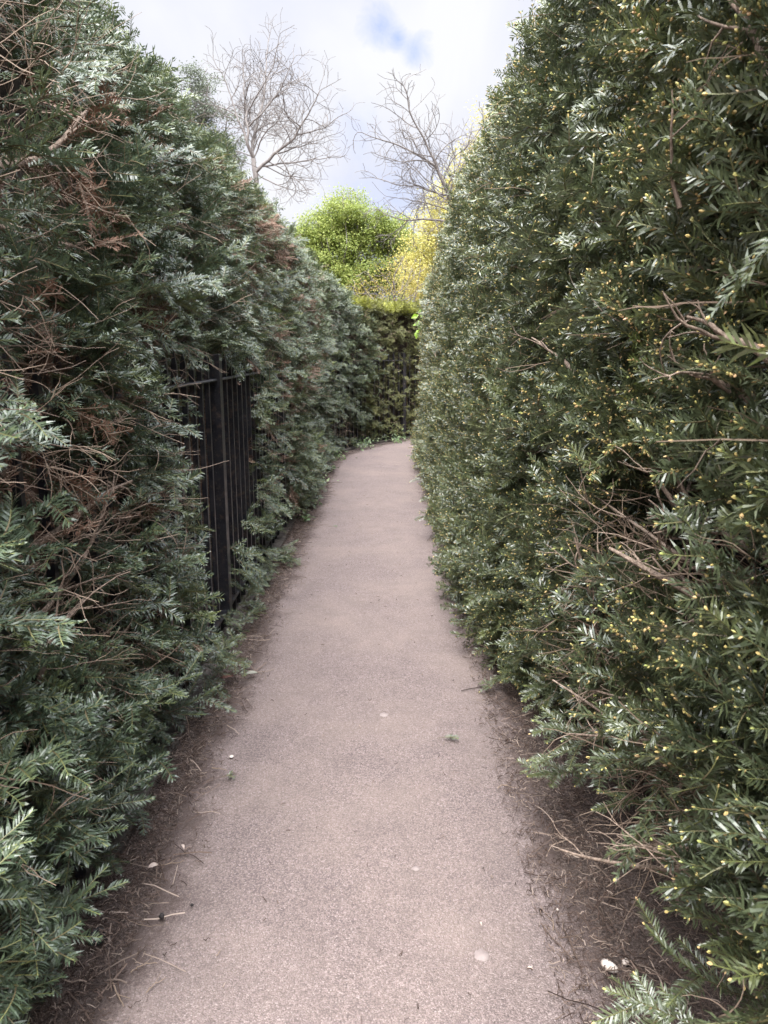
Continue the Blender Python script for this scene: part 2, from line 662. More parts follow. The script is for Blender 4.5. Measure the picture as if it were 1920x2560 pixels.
def scatter(temps, pos, d, n0, sc, tint, ti=None):
    """instances of templates merged into one triangle soup"""
    Rm = frames(d, n0)
    if ti is None:
        ti = rng.integers(0, len(temps), len(pos))
    Vs, Ts, Ms, As, n = [], [], [], [], 0
    for k, (V, T, M, A) in enumerate(temps):
        idx = np.nonzero(ti == k)[0]
        if not len(idx):
            continue
        W_ = np.einsum('nij,vj->nvi', Rm[idx], V) * sc[idx][:, None, None] + pos[idx][:, None, :]
        Vs.append(W_.reshape(-1, 3).astype(np.float32))
        Ts.append((T[None] + (np.arange(len(idx)) * len(V))[:, None, None]).reshape(-1, 3) + n)
        Ms.append(np.tile(M, len(idx)))
        As.append((A[None] + tint[idx][:, None]).ravel())
        n += len(idx) * len(V)
    return np.concatenate(Vs), np.concatenate(Ts), np.concatenate(Ms), np.clip(np.concatenate(As), 0, 1)


def join(parts):
    n = 0
    Vs, Ts, Ms, As = [], [], [], []
    for V, T, M, A in parts:
        Vs.append(V); Ts.append(T + n); Ms.append(M); As.append(A)
        n += len(V)
    return np.concatenate(Vs), np.concatenate(Ts), np.concatenate(Ms), np.concatenate(As)


LEFT_NEAR = [spray_template(100 + i, 0, u, k, .0060, .030, .0043, .14, 0, .22) for i, (u, k) in enumerate([(.20, 6), (.24, 7), (.16, 5), (.27, 8), (.18, 5), (.22, 6), (.13, 3)])]
LEFT_MID = [spray_template(120 + i, 1, u, k, .0088, .034, .0058, .16, 0, .22) for i, (u, k) in enumerate([(.20, 6), (.24, 7), (.16, 5), (.22, 6), (.13, 4)])]
LEFT_FAR = [spray_template(140 + i, 1, u, k, .0120, .034, .0078, .2, 0, .22) for i, (u, k) in enumerate([(.20, 6), (.24, 6), (.16, 5), (.22, 5)])]
RIGHT_NEAR = [spray_template(200 + i, 0, u, k, .0056, .032, .0043, .42, .30, .35) for i, (u, k) in enumerate([(.13, 3), (.16, 4), (.10, 2), (.19, 5), (.12, 3), (.15, 4), (.09, 2)])]
RIGHT_MID = [spray_template(220 + i, 1, u, k, .0078, .032, .0054, .42, .34, .35) for i, (u, k) in enumerate([(.13, 3), (.16, 4), (.10, 2), (.19, 5), (.12, 3)])]
RIGHT_FAR = [spray_template(240 + i, 1, u, k, .0120, .032, .0078, .45, .36, .35) for i, (u, k) in enumerate([(.13, 3), (.16, 4), (.11, 3), (.18, 4)])]

RIGHT_NEAR += [spray_template(260 + i, 0, u, k, .0056, .032, .0043, .42, .015, .15) for i, (u, k) in enumerate([(.13, 3), (.17, 4), (.10, 2), (.21, 5), (.12, 3), (.15, 4), (.09, 2)])]
RIGHT_MID += [spray_template(280 + i, 1, u, k, .0078, .032, .0054, .42, .02, .15) for i, (u, k) in enumerate([(.13, 3), (.17, 4), (.10, 2), (.20, 5), (.12, 3)])]
RIGHT_FAR += [spray_template(290 + i, 1, u, k, .0120, .032, .0078, .45, .03, .15) for i, (u, k) in enumerate([(.13, 3), (.16, 4), (.11, 3), (.18, 4)])]


# ------------------------------------------------------------------ hedge surfaces
TOP_L = lambda s: 2.83 + .06 * sstep(2.8, 4.5, s) - .50 * sstep(11.2, 13.4, s)
TOP_R = lambda s: 2.95 - .45 * sstep(6.5, 10.5, s)


def left_face(s, z):
    """offset of the leaf surface from the fence line"""
    b = .09 + .20 * (fbm(s * 1.4, z * 1.6, 21) - .5) + .14 * (fbm(s * 4, z * 4, 22) - .5)
    near = sstep(3.3, 2.2, s)
    b = b - .10 * sstep(2.9, 3.4, s) * sstep(5.4, 4.6, s) * sstep(1.6, 1.4, z)
    b = b + near * (.06 + .04 * sstep(1.0, .35, z) - .07 * sstep(.7, .2, z)) * sstep(0.02, .3, z) + .06 * sstep(9.2, 10.4, s)
    win = sstep(3.3, 3.8, s) * sstep(5.6, 4.8, s) * sstep(1.55, 1.3, z)
    b = b - .14 * win
    b = b + .10 * sstep(5.6, 6.6, s) * sstep(.75, .45, z) * sstep(11, 9, s)
    b = b - .36 * sstep(.55, 0.0, TOP_L(s) - z) ** 2 - .05 * sstep(1.6, 2.2, z)
    return b


def right_face(s, z):
    b = 1.44 - .10 * (fbm(s * 1.5, z * 1.3, 31) - .5) - .08 * (fbm(s * 4.5, z * 4, 32) - .5)
    near = sstep(3.4, 2.0, s)
    b = b + near * .42 * sstep(.62, .12, z)
    b = b - .10 * sstep(3.0, 4.2, s) * sstep(.75, .30, z) + .04 * sstep(.3, .0, z)
    b = b + .35 * sstep(.3, 0.0, TOP_R(s) - z) ** 2
    b = b + .05 * sstep(2.0, 2.8, z)
    return b


def left_density(s, z):
    n = fbm(s * 2.2, z * 2.4, 41)
    d = .12 + .88 * sstep(.27, .46, n)
    wob = .35 * (fbm(s * 3, z * 3, 43) - .5)
    hole = sstep(3.34, 3.54, s + wob * .6) * sstep(5.0, 4.65, s + wob) * sstep(1.50, 1.36, z + wob * .5)
    d = d * (1 - .985 * hole)
    for cs, cz, rs, rz, k in ((6.1, 1.1, .40, .30, .95), (8.0, 1.2, .6, .28, .9), (5.6, .55, .4, .4, .75), (10.6, 1.15, .6, .25, .5), (2.45, .5, .2, .3, .3),
                              (3.3, 2.45, .35, .2, .6), (6.7, 2.5, .9, .32, .75), (2.1, 2.0, .25, .2, .5), (1.95, 1.1, .3, .25, .55), (2.0, .72, .3, .25, .5)):
        r = np.sqrt(((s - cs) / rs) ** 2 + ((z - cz) / rz) ** 2) + 1.1 * (fbm(s * 4, z * 5, 44) - .5)
        d = d * (1 - k * sstep(1.1, .55, r))
    return np.clip(d, 0, 1)


def right_density(s, z):
    n = fbm(s * 2.4, z * 2.0, 51)
    d = .40 + .60 * sstep(.24, .44, n)
    for cs, cz, rs, rz, k in ((1.6, 1.10, .48, .20, .93), (2.0, .66, .35, .2, .75), (2.4, 1.6, .14, .18, .8), (1.2, 1.55, .16, .26, .8), (1.35, .38, .75, .32, .98), (1.9, .42, .4, .16, .8), (1.25, 1.62, .18, .2, .8), (3.3, 1.65, .3, .14, .7), (1.15, 2.05, .15, .25, .7), (2.3, .35, .5, .16, .6), (2.6, 1.2, .35, .15, .6)):
        r = np.sqrt(((s - cs) / rs) ** 2 + ((z - cz) / rz) ** 2) + 1.0 * (fbm(s * 5, z * 5, 54) - .5)
        d = d * (1 - k * sstep(1.1, .55, r))
    return np.clip(d, 0, 1)


def place(s, z, off):
    x, y, nx, ny = lane(s, off)
    return np.stack([x, y, z], -1), np.stack([nx, ny, np.zeros_like(nx)], -1), np.stack([ny * -1, nx, np.zeros_like(nx)], -1)


def hedge_points(n, s0, s1, z0, topf, dens, shape=1.0):
    s = rng.uniform(s0, s1, n)
    z = z0 + (topf(s) - z0) * rng.random(n)
    keep = rng.random(n) < dens(s, z)
    return s[keep], z[keep]


def left_bands():
    out = []
    for temps, s0, s1, per in ((LEFT_NEAR, 1.1, 4.3, 235), (LEFT_MID, 4.1, 7.6, 210), (LEFT_FAR, 7.4, 13.3, 190)):
        n = int((s1 - s0) * 2.9 * per)
        s, z = hedge_points(n, s0, s1, .06, TOP_L, left_density)
        n = len(s)
        lay = rng.random(n) ** 1.5 * .26
        P, nrm, tan = place(s, z, left_face(s, z) - .12 - lay)
        d = nrm * rng.normal(.75, .3, n)[:, None] + tan * rng.normal(.05, .55, n)[:, None]
        d[:, 2] += rng.normal(.12, .45, n) + .6 * sstep(.35, .05, TOP_L(s) - z)
        n0 = np.stack([rng.normal(0, .35, n), rng.normal(0, .35, n), np.ones(n)], -1) + nrm * rng.uniform(-.1, .9, n)[:, None]
        top = sstep(.45, .0, TOP_L(s) - z)
        tint = -.04 + .30 * (fbm(s * 1.1, z * 1.3, 61) - .5) + rng.normal(0, .07, n) + .22 * top + np.where(rng.random(n) < .04, .35, 0)
        out.append(scatter(temps, P, d, n0, rng.uniform(.75, 1.2, n), tint))
    return out


def top_band(temps, topf, s0, s1, per, sign, off0, off1, tintb):
    n = int((s1 - s0) * abs(off1 - off0) * per)
    s = rng.uniform(s0, s1, n)
    off = rng.uniform(off0, off1, n)
    z = topf(s) - .14 + .1 * (fbm(s * 2.5, off * 2.5, 71) - .5)
    P, nrm, tan = place(s, z, off)
    d = nrm * (sign * rng.normal(.25, .4, n))[:, None] + tan * rng.normal(0, .45, n)[:, None]
    d[:, 2] += rng.uniform(.4, 1.0, n)
    n0 = np.stack([rng.normal(0, .5, n), rng.normal(0, .5, n), np.full(n, .5)], -1) + nrm * sign * .5
    return scatter(temps, P, d, n0, rng.uniform(.7, 1.1, n), tintb + rng.normal(0, .1, n))


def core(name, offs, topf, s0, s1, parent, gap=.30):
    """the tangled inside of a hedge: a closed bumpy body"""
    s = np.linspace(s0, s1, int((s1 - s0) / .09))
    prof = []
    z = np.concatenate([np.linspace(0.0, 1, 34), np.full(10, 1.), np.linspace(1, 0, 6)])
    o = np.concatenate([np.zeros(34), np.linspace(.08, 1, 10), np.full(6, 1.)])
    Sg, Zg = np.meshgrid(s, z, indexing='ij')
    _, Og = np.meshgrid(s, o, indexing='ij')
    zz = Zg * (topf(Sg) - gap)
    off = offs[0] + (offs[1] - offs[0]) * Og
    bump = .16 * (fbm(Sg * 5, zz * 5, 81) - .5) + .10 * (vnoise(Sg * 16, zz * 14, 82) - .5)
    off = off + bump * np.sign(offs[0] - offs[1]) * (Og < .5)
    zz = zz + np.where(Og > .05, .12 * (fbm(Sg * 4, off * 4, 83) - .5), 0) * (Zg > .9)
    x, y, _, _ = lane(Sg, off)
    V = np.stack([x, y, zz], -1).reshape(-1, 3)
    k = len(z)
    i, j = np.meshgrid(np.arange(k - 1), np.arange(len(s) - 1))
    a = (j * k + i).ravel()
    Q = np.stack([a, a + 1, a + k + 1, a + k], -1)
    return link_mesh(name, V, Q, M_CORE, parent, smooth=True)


def twig_field(n, s0, s1, z0, topf, face, sign, depth, k=7, lmin=.15, lmax=.5, r=.0017, zc=None, wgt=None, up=.1):
    """thin bare twigs growing from inside the hedge to its surface"""
    s = rng.uniform(s0, s1, n)
    z = z0 + (topf(s) - z0 - .1) * rng.random(n)
    if wgt is not None:
        keep = rng.random(n) < wgt(s, z)
        s, z = s[keep], z[keep]
        n = len(s)
    P, nrm, tan = place(s, z, face(s, z) - sign * rng.uniform(depth[0], depth[1], n))
    d = nrm * (sign * rng.normal(.7, .35, n))[:, None] + tan * rng.normal(.1, .65, n)[:, None]
    d[:, 2] += rng.normal(up, .5, n)
    d = unit(d)
    ln = rng.uniform(lmin, lmax, n)
    pts = [P]
    bend = rng.normal(0, .45, (n, 3))
    for i in range(1, k):
        d = unit(d + bend / k + rng.normal(0, .14, (n, 3)))
        pts.append(pts[-1] + d * (ln / (k - 1))[:, None])
    Pt = np.stack(pts, 1)
    rr = (r * rng.uniform(.6, 1.7, n))[:, None] * np.linspace(1, .35, k)[None]
    # one or two side twigs
    kids, kr, ka = [Pt], [rr], [rng.uniform(.1, 1, n)]
    for q in range(2):
        j = rng.integers(2, k - 2, n)
        b = Pt[np.arange(n), j]
        dd = unit(Pt[np.arange(n), j + 1] - b)
        dd = unit(dd + rng.normal(0, .6, (n, 3)))
        sub = [b]
        for i in range(1, k):
            dd = unit(dd + rng.normal(0, .2, (n, 3)))
            sub.append(sub[-1] + dd * (ln * .45 / (k - 1))[:, None])
        kids.append(np.stack(sub, 1))
        kr.append(rr * .65)
        ka.append(rng.uniform(.2, 1, n))
    Pt, rr, aa = np.concatenate(kids), np.concatenate(kr), np.concatenate(ka)
    Pt[:, :, 2] = np.maximum(Pt[:, :, 2], .01)
    V, Q = tubes(Pt, rr, 3)
    return V, Q, np.repeat(aa, k * 3)


def branch_part(name, pts, r0, r1, parent, mat, subs=4, R=None, twig_len=.22, tw=True):
    """a bare branch through the given points with forking twigs"""
    R = R or np.random.default_rng(1)
    pts = np.asarray(pts, float)
    t = np.linspace(0, len(pts) - 1, 14)
    P = np.stack([np.interp(t, np.arange(len(pts)), pts[:, i]) for i in range(3)], -1)
    P = P + np.cumsum(R.normal(0, .004, P.shape), 0) * np.linspace(0, 1, 14)[:, None]
    P[1:-1] = (P[:-2] + P[1:-1] * 2 + P[2:]) / 4
    g = Geo()
    V, Q = tubes(P[None], np.linspace(r0, r1, 14)[None], 6)
    g.add(V, Q, 0, .5)
    for i in range(subs):
        j = R.integers(3, 13)
        d = unit(unit(P[j] - P[j - 1]) + R.normal(0, .5, 3))
        sub = [P[j]]
        ln = twig_len * R.uniform(.5, 1.3)
        for q in range(7):
            d = unit(d + R.normal(0, .18, 3))
            sub.append(sub[-1] + d * ln / 7)
        sub = np.array(sub)
        sub[:, 2] = np.maximum(sub[:, 2], .012)
        rj = r0 + (r1 - r0) * j / 13
        V, Q = tubes(sub[None], np.linspace(rj * .6, max(.0008, rj * .18), 8)[None], 5)
        g.add(V, Q, 0, .5)
        for w in range(2):
            k = R.integers(2, 6)
            d2 = unit(unit(sub[k + 1] - sub[k]) + R.normal(0, .55, 3))
            s2 = [sub[k]]
            for q in range(5):
                d2 = unit(d2 + R.normal(0, .2, 3))
                s2.append(s2[-1] + d2 * ln * .45 / 5)
            s2 = np.array(s2)
            s2[:, 2] = np.maximum(s2[:, 2], .012)
            V, Q = tubes(s2[None], np.linspace(rj * .3, max(.0007, rj * .1), 6)[None], 4)
            g.add(V, Q, 0, .5)
    return g.build(name, mat, parent, smooth=True)


def trunk_part(x, y, h, r, parent, R):
    k = 9
    P = np.stack([x + np.cumsum(R.normal(0, .018, k)), y + np.cumsum(R.normal(0, .018, k)), np.linspace(-.05, h, k)], -1)
    g = Geo()
    V, Q = tubes(P[None], (np.linspace(r, r * .45, k) * R.uniform(.9, 1.1, k))[None], 9)
    g.add(V, Q)
    return g.build('trunk', M_BARK, parent, smooth=True)


def hero_shoot(parent, base, tip, n0, R, mats, sides=3, nl=.027, nw=.0034, buds=0., new=.2, radial=.08):
    """one big fern-like leafy shoot in the foreground, a part of its hedge"""
    g = Geo()
    base, tip = np.asarray(base, float), np.asarray(tip, float)
    d = tip - base
    ln = np.linalg.norm(d)
    n0 = unit(np.asarray(n0, float) - unit(d) * np.dot(n0, unit(d)))
    pts = shoot(g, R, base, d, n0, ln, 0, .0050, nl, nw, radial, buds, .5, new)
    sg = 1
    for i in range(sides):
        t = (i + R.uniform(.2, .8)) / max(1, sides) * .75 + .05
        f = t * (len(pts) - 1)
        j = min(int(f), len(pts) - 2)
        b = pts[j] * (1 - (f - j)) + pts[j + 1] * (f - j)
        sg = -sg
        dd = unit(pts[j + 1] - pts[j])
        sv = np.cross(dd, n0)
        a = math.radians(R.uniform(30, 55))
        shoot(g, R, b, dd * math.cos(a) + sv * sg * math.sin(a) + n0 * R.normal(0, .1), unit(n0 + R.normal(0, .15, 3)), ln * R.uniform(.3, .5), 0, .0050, nl, nw, radial, buds, .25, new)
    V, T, M, A = g.get()
    V[:, 2] = np.maximum(V[:, 2], .012)
    return link_mesh('leafy_shoot', V, T, mats, parent, M, np.clip(A, 0, 1))


# ------------------------------------------------------------------ left hedge
MATS_L = [M_NEEDLE, M_STEM, M_BUD]
MATS_R = [M_NEEDLE_R, M_STEM, M_BUD]
MATS_F = [M_NEEDLE_FAR, M_STEM, M_BUD]
HL = thing('yew_hedge', 'tall shaggy yew hedge growing out through the long black railing, with bare brown patches', 'hedge', (-1.3, 6, 0))
bands = left_bands()
bands.append(top_band(LEFT_FAR, TOP_L, 3.8, 12.5, 230, 1, -.75, -.20, .16))
bands.append(top_band(LEFT_MID, TOP_L, .6, 4.0, 330, 1, -.75, -.20, .16))
# tufts that push out between the bars beside the open stretch
TUFTS = [(480, 1340, -.82), (610, 1420, -.82), (700, 1000, -.82), (655, 1030, -.84), (668, 1235, -.80), (700, 1255, -.78), (640, 1300, -.82), (690, 1390, -.76), (655, 1405, -.80), (715, 1430, -.74), (640, 1500, -.78), (600, 1560, -.78), (740, 1160, -.80), (600, 870, -.84), (650, 890, -.82),
         (700, 930, -.82), (755, 950, -.80), (780, 1080, -.78), (720, 1080, -.80), (450, 1480, -.78), (480, 1560, -.76), (560, 1640, -.76)]
tp = np.concatenate([np.array([on_x(a, b, c)]) + rng.normal(0, 1, (7, 3)) * [.03, .10, .06] for a, b, c in TUFTS])
n = len(tp)
tp[:, 2] = np.maximum(tp[:, 2], .05)
d = np.stack([rng.normal(.6, .3, n), rng.normal(-.25, .6, n), rng.normal(.1, .4, n)], -1)
tp[:, 0] -= .07
bands.append(scatter(LEFT_MID, tp, d, np.stack([rng.normal(.3, .4, n), rng.normal(-.3, .4, n), np.ones(n)], -1), rng.uniform(.6, 1., n), rng.normal(.02, .08, n)))
V, T, M, A = join(bands)
link_mesh('foliage', V, T, MATS_L, HL, M, A)


def dead_band(temps, spots, face, sign, per):
    Ps, ds, ns = [], [], []
    for cs, cz, rs, rz, k in spots:
        n = int(per * rs * rz * 4 * k)
        s = cs + rs * rng.normal(0, .5, n)
        z = np.clip(cz + rz * rng.normal(0, .5, n), .1, 2.8)
        P, nrm, tan = place(s, z, face(s, z) - sign * rng.uniform(.08, .3, n))
        d = nrm * (sign * rng.normal(.5, .3, n))[:, None] + tan * rng.normal(0, .6, n)[:, None]
        d[:, 2] += rng.normal(-.1, .5, n)
        Ps.append(P); ds.append(d)
        ns.append(np.stack([rng.normal(0, .5, n), rng.normal(0, .5, n), np.ones(n)], -1))
    P, d, n0 = np.concatenate(Ps), np.concatenate(ds), np.concatenate(ns)
    n = len(P)
    return scatter(temps, P, d, n0, rng.uniform(.5, .9, n), rng.uniform(-.1, .8, n))


V, T, M, A = dead_band(LEFT_MID, [(3.3, 2.45, .5, .28, .45), (6.7, 2.5, 1.0, .35, 1), (5.2, 2.2, .8, .5, .3), (2.2, 2.0, .3, .25, .3), (8.6, 2.1, 1.5, .5, .35), (4.4, .8, .9, .7, 1.0), (6.5, .8, 1.2, .5, .4), (2.7, .6, .5, .4, .5), (1.8, 1.3, .4, .4, .4), (2.6, 1.5, .5, .4, .3), (7.5, 1.5, 2.0, .6, .3)], left_face, 1, 125)
link_mesh('dead_foliage', V, T, [M_DEAD, M_TWIG, M_DEAD], HL, M, A)
bare = lambda s, z: np.clip(1.15 - left_density(s, z) * .85, 0, 1) * (1 - .9 * sstep(3.2, 3.5, s) * sstep(5.6, 5.0, s) * sstep(1.6, 1.4, z))
TW = [twig_field(4300, .9, 5.5, .1, TOP_L, left_face, 1, (.14, .36), wgt=bare, r=.0016, lmin=.10, lmax=.32), twig_field(2600, 5.3, 13, .1, TOP_L, left_face, 1, (.12, .35), wgt=bare, r=.0024, k=6, lmin=.1, lmax=.3),
      twig_field(420, 1.3, 3.1, .5, lambda s: np.full_like(s, 1.6), left_face, 1, (.06, .24), r=.0015, lmin=.08, lmax=.24),
      twig_field(420, 3.4, 5.6, .1, lambda s: np.full_like(s, 1.6), lambda s, z: np.full_like(s, .0), 1, (.22, .34), r=.0018, lmin=.08, lmax=.2, up=.3)]
g = Geo()
for V, Q, A in TW:
    g.add(V, Q, 0, A)
tag(g.build('twigs', M_TWIG, HL), kind='stuff')
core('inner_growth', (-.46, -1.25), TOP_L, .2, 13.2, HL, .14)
R = np.random.default_rng(5)
for yy in np.arange(1.3, 12.2, .62):
    x, y, _, _ = lane(yy + R.normal(0, .1), -.28 - R.uniform(0, .12))
    trunk_part(float(x), float(y), 2.3, R.uniform(.022, .045), HL, R)
# branches that stand out bare in the photo
HB = [([(-20, 1430), (140, 1330), (260, 1225), (330, 1190)], -.92, -.80, .010, 8), ([(40, 1620), (130, 1500), (215, 1380), (260, 1240)], -.90, -.80, .008, 6),
      ([(-30, 420), (90, 405), (150, 370), (215, 300)], -.98, -.88, .012, 5), ([(-30, 560), (120, 600), (250, 640), (330, 640)], -1.0, -.9, .008, 6),
      ([(60, 1790), (105, 1700), (125, 1600), (210, 1500)], -.86, -.78, .009, 7), ([(350, 1150), (430, 1180), (500, 1185), (585, 1165)], -.92, -.80, .004, 3),
      ([(0, 1190), (100, 1110), (230, 1075), (300, 1060)], -.95, -.82, .006, 6), ([(10, 880), (90, 870), (150, 855), (260, 850)], -.95, -.85, .006, 6),
      ([(0, 960), (110, 930), (180, 900), (240, 870)], -.95, -.85, .005, 6), ([(250, 1440), (300, 1300), (380, 1290), (470, 1310)], -.93, -.82, .004, 7),
      ([(330, 740), (420, 700), (480, 640), (520, 560)], -1.0, -.92, .007, 5)]
for pl, xa, xb, r, sub in HB:
    pts = [on_x(px, py, xa + (xb - xa) * i / (len(pl) - 1)) for i, (px, py) in enumerate(pl)]
    branch_part('branch', pts, r * 1.2, r * .4, HL, M_BRANCH, max(1, int(sub * .7)), R, .19)
# fern-like shoots hanging over the soil and in front of the railings
HS = [((405, 1875), -.62, .33, (-.5, -.25, -.35)), ((564, 1762), -.66, .34, (-.8, -.35, -.2)), ((347, 2109), -.62, .28, (-1, .2, .1)), ((289, 2190), -.62, .22, (-.8, -.5, -.5)),
      ((278, 2271), -.62, .26, (-1, .1, .25)), ((228, 2335), -.62, .24, (-1, .0, .25)), ((115, 2514), -.66, .22, (-.8, .2, .35)), ((373, 1898), -.64, .28, (-1, .1, .05)),
      ((510, 1700), -.66, .26, (-1, -.1, 0)), ((440, 1745), -.66, .28, (-1, -.3, -.1)), ((150, 1900), -.66, .3, (-.8, -.3, -.5)), ((175, 2195), -.64, .28, (-1, .1, .2)),
      ((60, 2330), -.62, .25, (-1, 0, .2)), ((90, 2080), -.62, .26, (-.9, .1, -.3)), ((300, 1960), -.66, .24, (-1, -.2, -.2)), ((430, 1660), -.72, .26, (-1, .1, .1)),
      ((585, 1640), -.72, .3, (-.9, .2, .2)), ((690, 1540), -.72, .28, (-1, -.1, .1)), ((500, 1650), -.76, .24, (-1, 0, .3)), ((730, 1380), -.70, .32, (-1, -.2, .05)), ((715, 1330), -.74, .28, (-1, 0, .1)),
      ((700, 1290), -.76, .25, (-1, .1, .2)), ((700, 1440), -.74, .24, (-1, .1, .25)), ((640, 1285), -.84, .22, (-.7, -.3, -.5)), ((745, 1215), -.76, .25, (-1, 0, .1)), ((725, 1190), -.78, .25, (-1, .1, .2)), ((700, 1070), -.8, .26, (-.9, .0, -.1)), ((740, 1100), -.8, .26, (-1, 0, .15)),
      ((800, 960), -.78, .34, (-.7, -.3, .7)), ((700, 880), -.8, .32, (-.6, -.2, .8)), ((640, 860), -.84, .28, (-.8, 0, .5)), ((550, 900), -.86, .2, (-.7, -.2, .6))]
for (px, py), x, ln, bd in HS:
    tip = on_x(px, py, x)
    tip[2] = max(tip[2], .02)
    bd = unit(np.array(bd, float) + R.normal(0, .12, 3))
    base = tip + bd * ln
    base[2] = max(base[2], .03)
    hero_shoot(HL, base, tip, np.array([.35, -.3, 1]) + R.normal(0, .25, 3), R, MATS_L, 3 + R.integers(0, 3), new=.10)

# ------------------------------------------------------------------ far hedge round the bend
HF = thing('yew_hedge', 'lower bronze brown clipped yew hedge with mossy green top, closing the bend', 'hedge', (.3, 14.2, 0))
TOP_F = lambda s: np.full_like(np.asarray(s, float), 2.38)


def far_face(s, z):
    return .10 + .12 * (fbm(s * 2, z * 2, 91) - .5) + .1 * (fbm(s * 5, z * 5, 92) - .5) - .2 * sstep(.2, 0, 2.38 - z) ** 2


def far_density(s, z):
    return .62 + .38 * sstep(.28, .5, fbm(s * 2.4, z * 2.2, 93)) * (1 - .2 * sstep(1.3, .3, z) * sstep(13.6, 12.9, s))


n = int(4.2 * 2.4 * 240)
s, z = hedge_points(n, 12.9, 17.2, .1, TOP_F, far_density)
n = len(s)
P, nrm, tan = place(s, z, far_face(s, z) - .1 - rng.random(n) ** 1.5 * .22)
d = nrm * rng.normal(.7, .3, n)[:, None] + tan * rng.normal(0, .5, n)[:, None]
d[:, 2] += rng.normal(.1, .45, n)
n0 = np.stack([rng.normal(0, .4, n), rng.normal(0, .4, n), np.ones(n)], -1) + nrm * .5
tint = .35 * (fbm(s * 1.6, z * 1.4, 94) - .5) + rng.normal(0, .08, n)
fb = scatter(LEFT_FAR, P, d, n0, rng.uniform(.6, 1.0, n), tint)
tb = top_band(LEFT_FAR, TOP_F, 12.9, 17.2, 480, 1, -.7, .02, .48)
V, T, M, A = join([fb, tb])
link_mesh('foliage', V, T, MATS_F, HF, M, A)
V, Q, A = twig_field(450, 12.9, 17, .1, TOP_F, far_face, 1, (.1, .3), r=.0026, k=6, lmin=.1, lmax=.28)
g = Geo()
g.add(V, Q, 0, A)
tag(g.build('twigs', M_TWIG, HF), kind='stuff')
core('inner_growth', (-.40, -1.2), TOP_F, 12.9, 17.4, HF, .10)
for ss in np.arange(13.1, 16.5, .7):
    x, y, _, _ = lane(ss, -.25)
    trunk_part(float(x), float(y), 1.9, .03, HF, R)

# ------------------------------------------------------------------ right hedge
HR = thing('yew_hedge', 'dense upright dark green yew hedge dotted with yellow buds, bulging over the path', 'hedge', (1.2, 5.5, 0))
bands = []
for temps, s0, s1, per in ((RIGHT_NEAR, .45, 3.6, 820), (RIGHT_MID, 3.4, 6.6, 700), (RIGHT_FAR, 6.4, 16.0, 460)):
    nn = int((s1 - s0) * 2.9 * per)
    s, z = hedge_points(nn, s0, s1, .10, TOP_R, right_density)
    low = sstep(.42, .15, z) * sstep(3.0, 2.4, s)
    keep = rng.random(len(s)) > low * .9
    s, z = s[keep], z[keep]
    n = len(s)
    lay = rng.random(n) ** 2.2 * .22
    P, nrm, tan = place(s, z, right_face(s, z) + .085 + lay)
    d = -nrm * rng.normal(.52, .26, n)[:, None] + tan * rng.normal(-.05, .36, n)[:, None]
    d[:, 2] += rng.normal(.68, .36, n) - .45 * sstep(1.0, .3, z)
    n0 = np.stack([rng.normal(0, .4, n), rng.normal(0, .4, n), np.ones(n)], -1) - nrm * rng.uniform(.1, 1.1, n)[:, None]
    top = sstep(.5, 0, TOP_R(s) - z)
    tint = -.05 + .26 * (fbm(s * 1.2, z * 1.2, 62) - .5) + rng.normal(0, .06, n) + .18 * top + np.where(rng.random(n) < .05, .25, 0)
    half = len(temps) // 2
    budless = fbm(s * 2.6, z * 2.2, 66) + .10 * rng.normal(0, 1, n) + .16 * sstep(1.1, .5, z) > .50
    bands.append(scatter(temps, P, d, n0, rng.uniform(.78, 1.28, n), tint, rng.integers(0, half, n) + half * budless))
bands.append(top_band(RIGHT_FAR, TOP_R, .6, 15.5, 300, -1, 1.54, 2.3, .15))
V, T, M, A = join(bands)
link_mesh('foliage', V, T, MATS_R, HR, M, A)
bare_r = lambda s, z: np.clip(1.1 - right_density(s, z), .05, 1)
TW = [twig_field(520, .9, 2.6, .2, lambda s: np.full_like(s, 1.3), right_face, -1, (.05, .22), wgt=lambda s, z: np.clip(1.05 - 1.1 * right_density(s, z), 0, 1), r=.0017, lmin=.10, lmax=.26, up=.25), twig_field(2000, .6, 4.5, .05, TOP_R, right_face, -1, (.12, .38), wgt=bare_r, r=.0021, lmin=.12, lmax=.34, up=.35), twig_field(600, 4.3, 12, .1, TOP_R, right_face, -1, (.1, .3), wgt=bare_r, r=.0024, k=6, lmin=.1, lmax=.28)]
g = Geo()
for V, Q, A in TW:
    g.add(V, Q, 0, A)
tag(g.build('twigs', M_TWIG, HR), kind='stuff')
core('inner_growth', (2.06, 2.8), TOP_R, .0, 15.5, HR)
for yy in np.arange(.9, 11, .7):
    x, y, _, _ = lane(yy + R.normal(0, .1), 1.90 + R.uniform(0, .08))
    trunk_part(float(x), float(y), 2.3, R.uniform(.022, .045), HR, R)
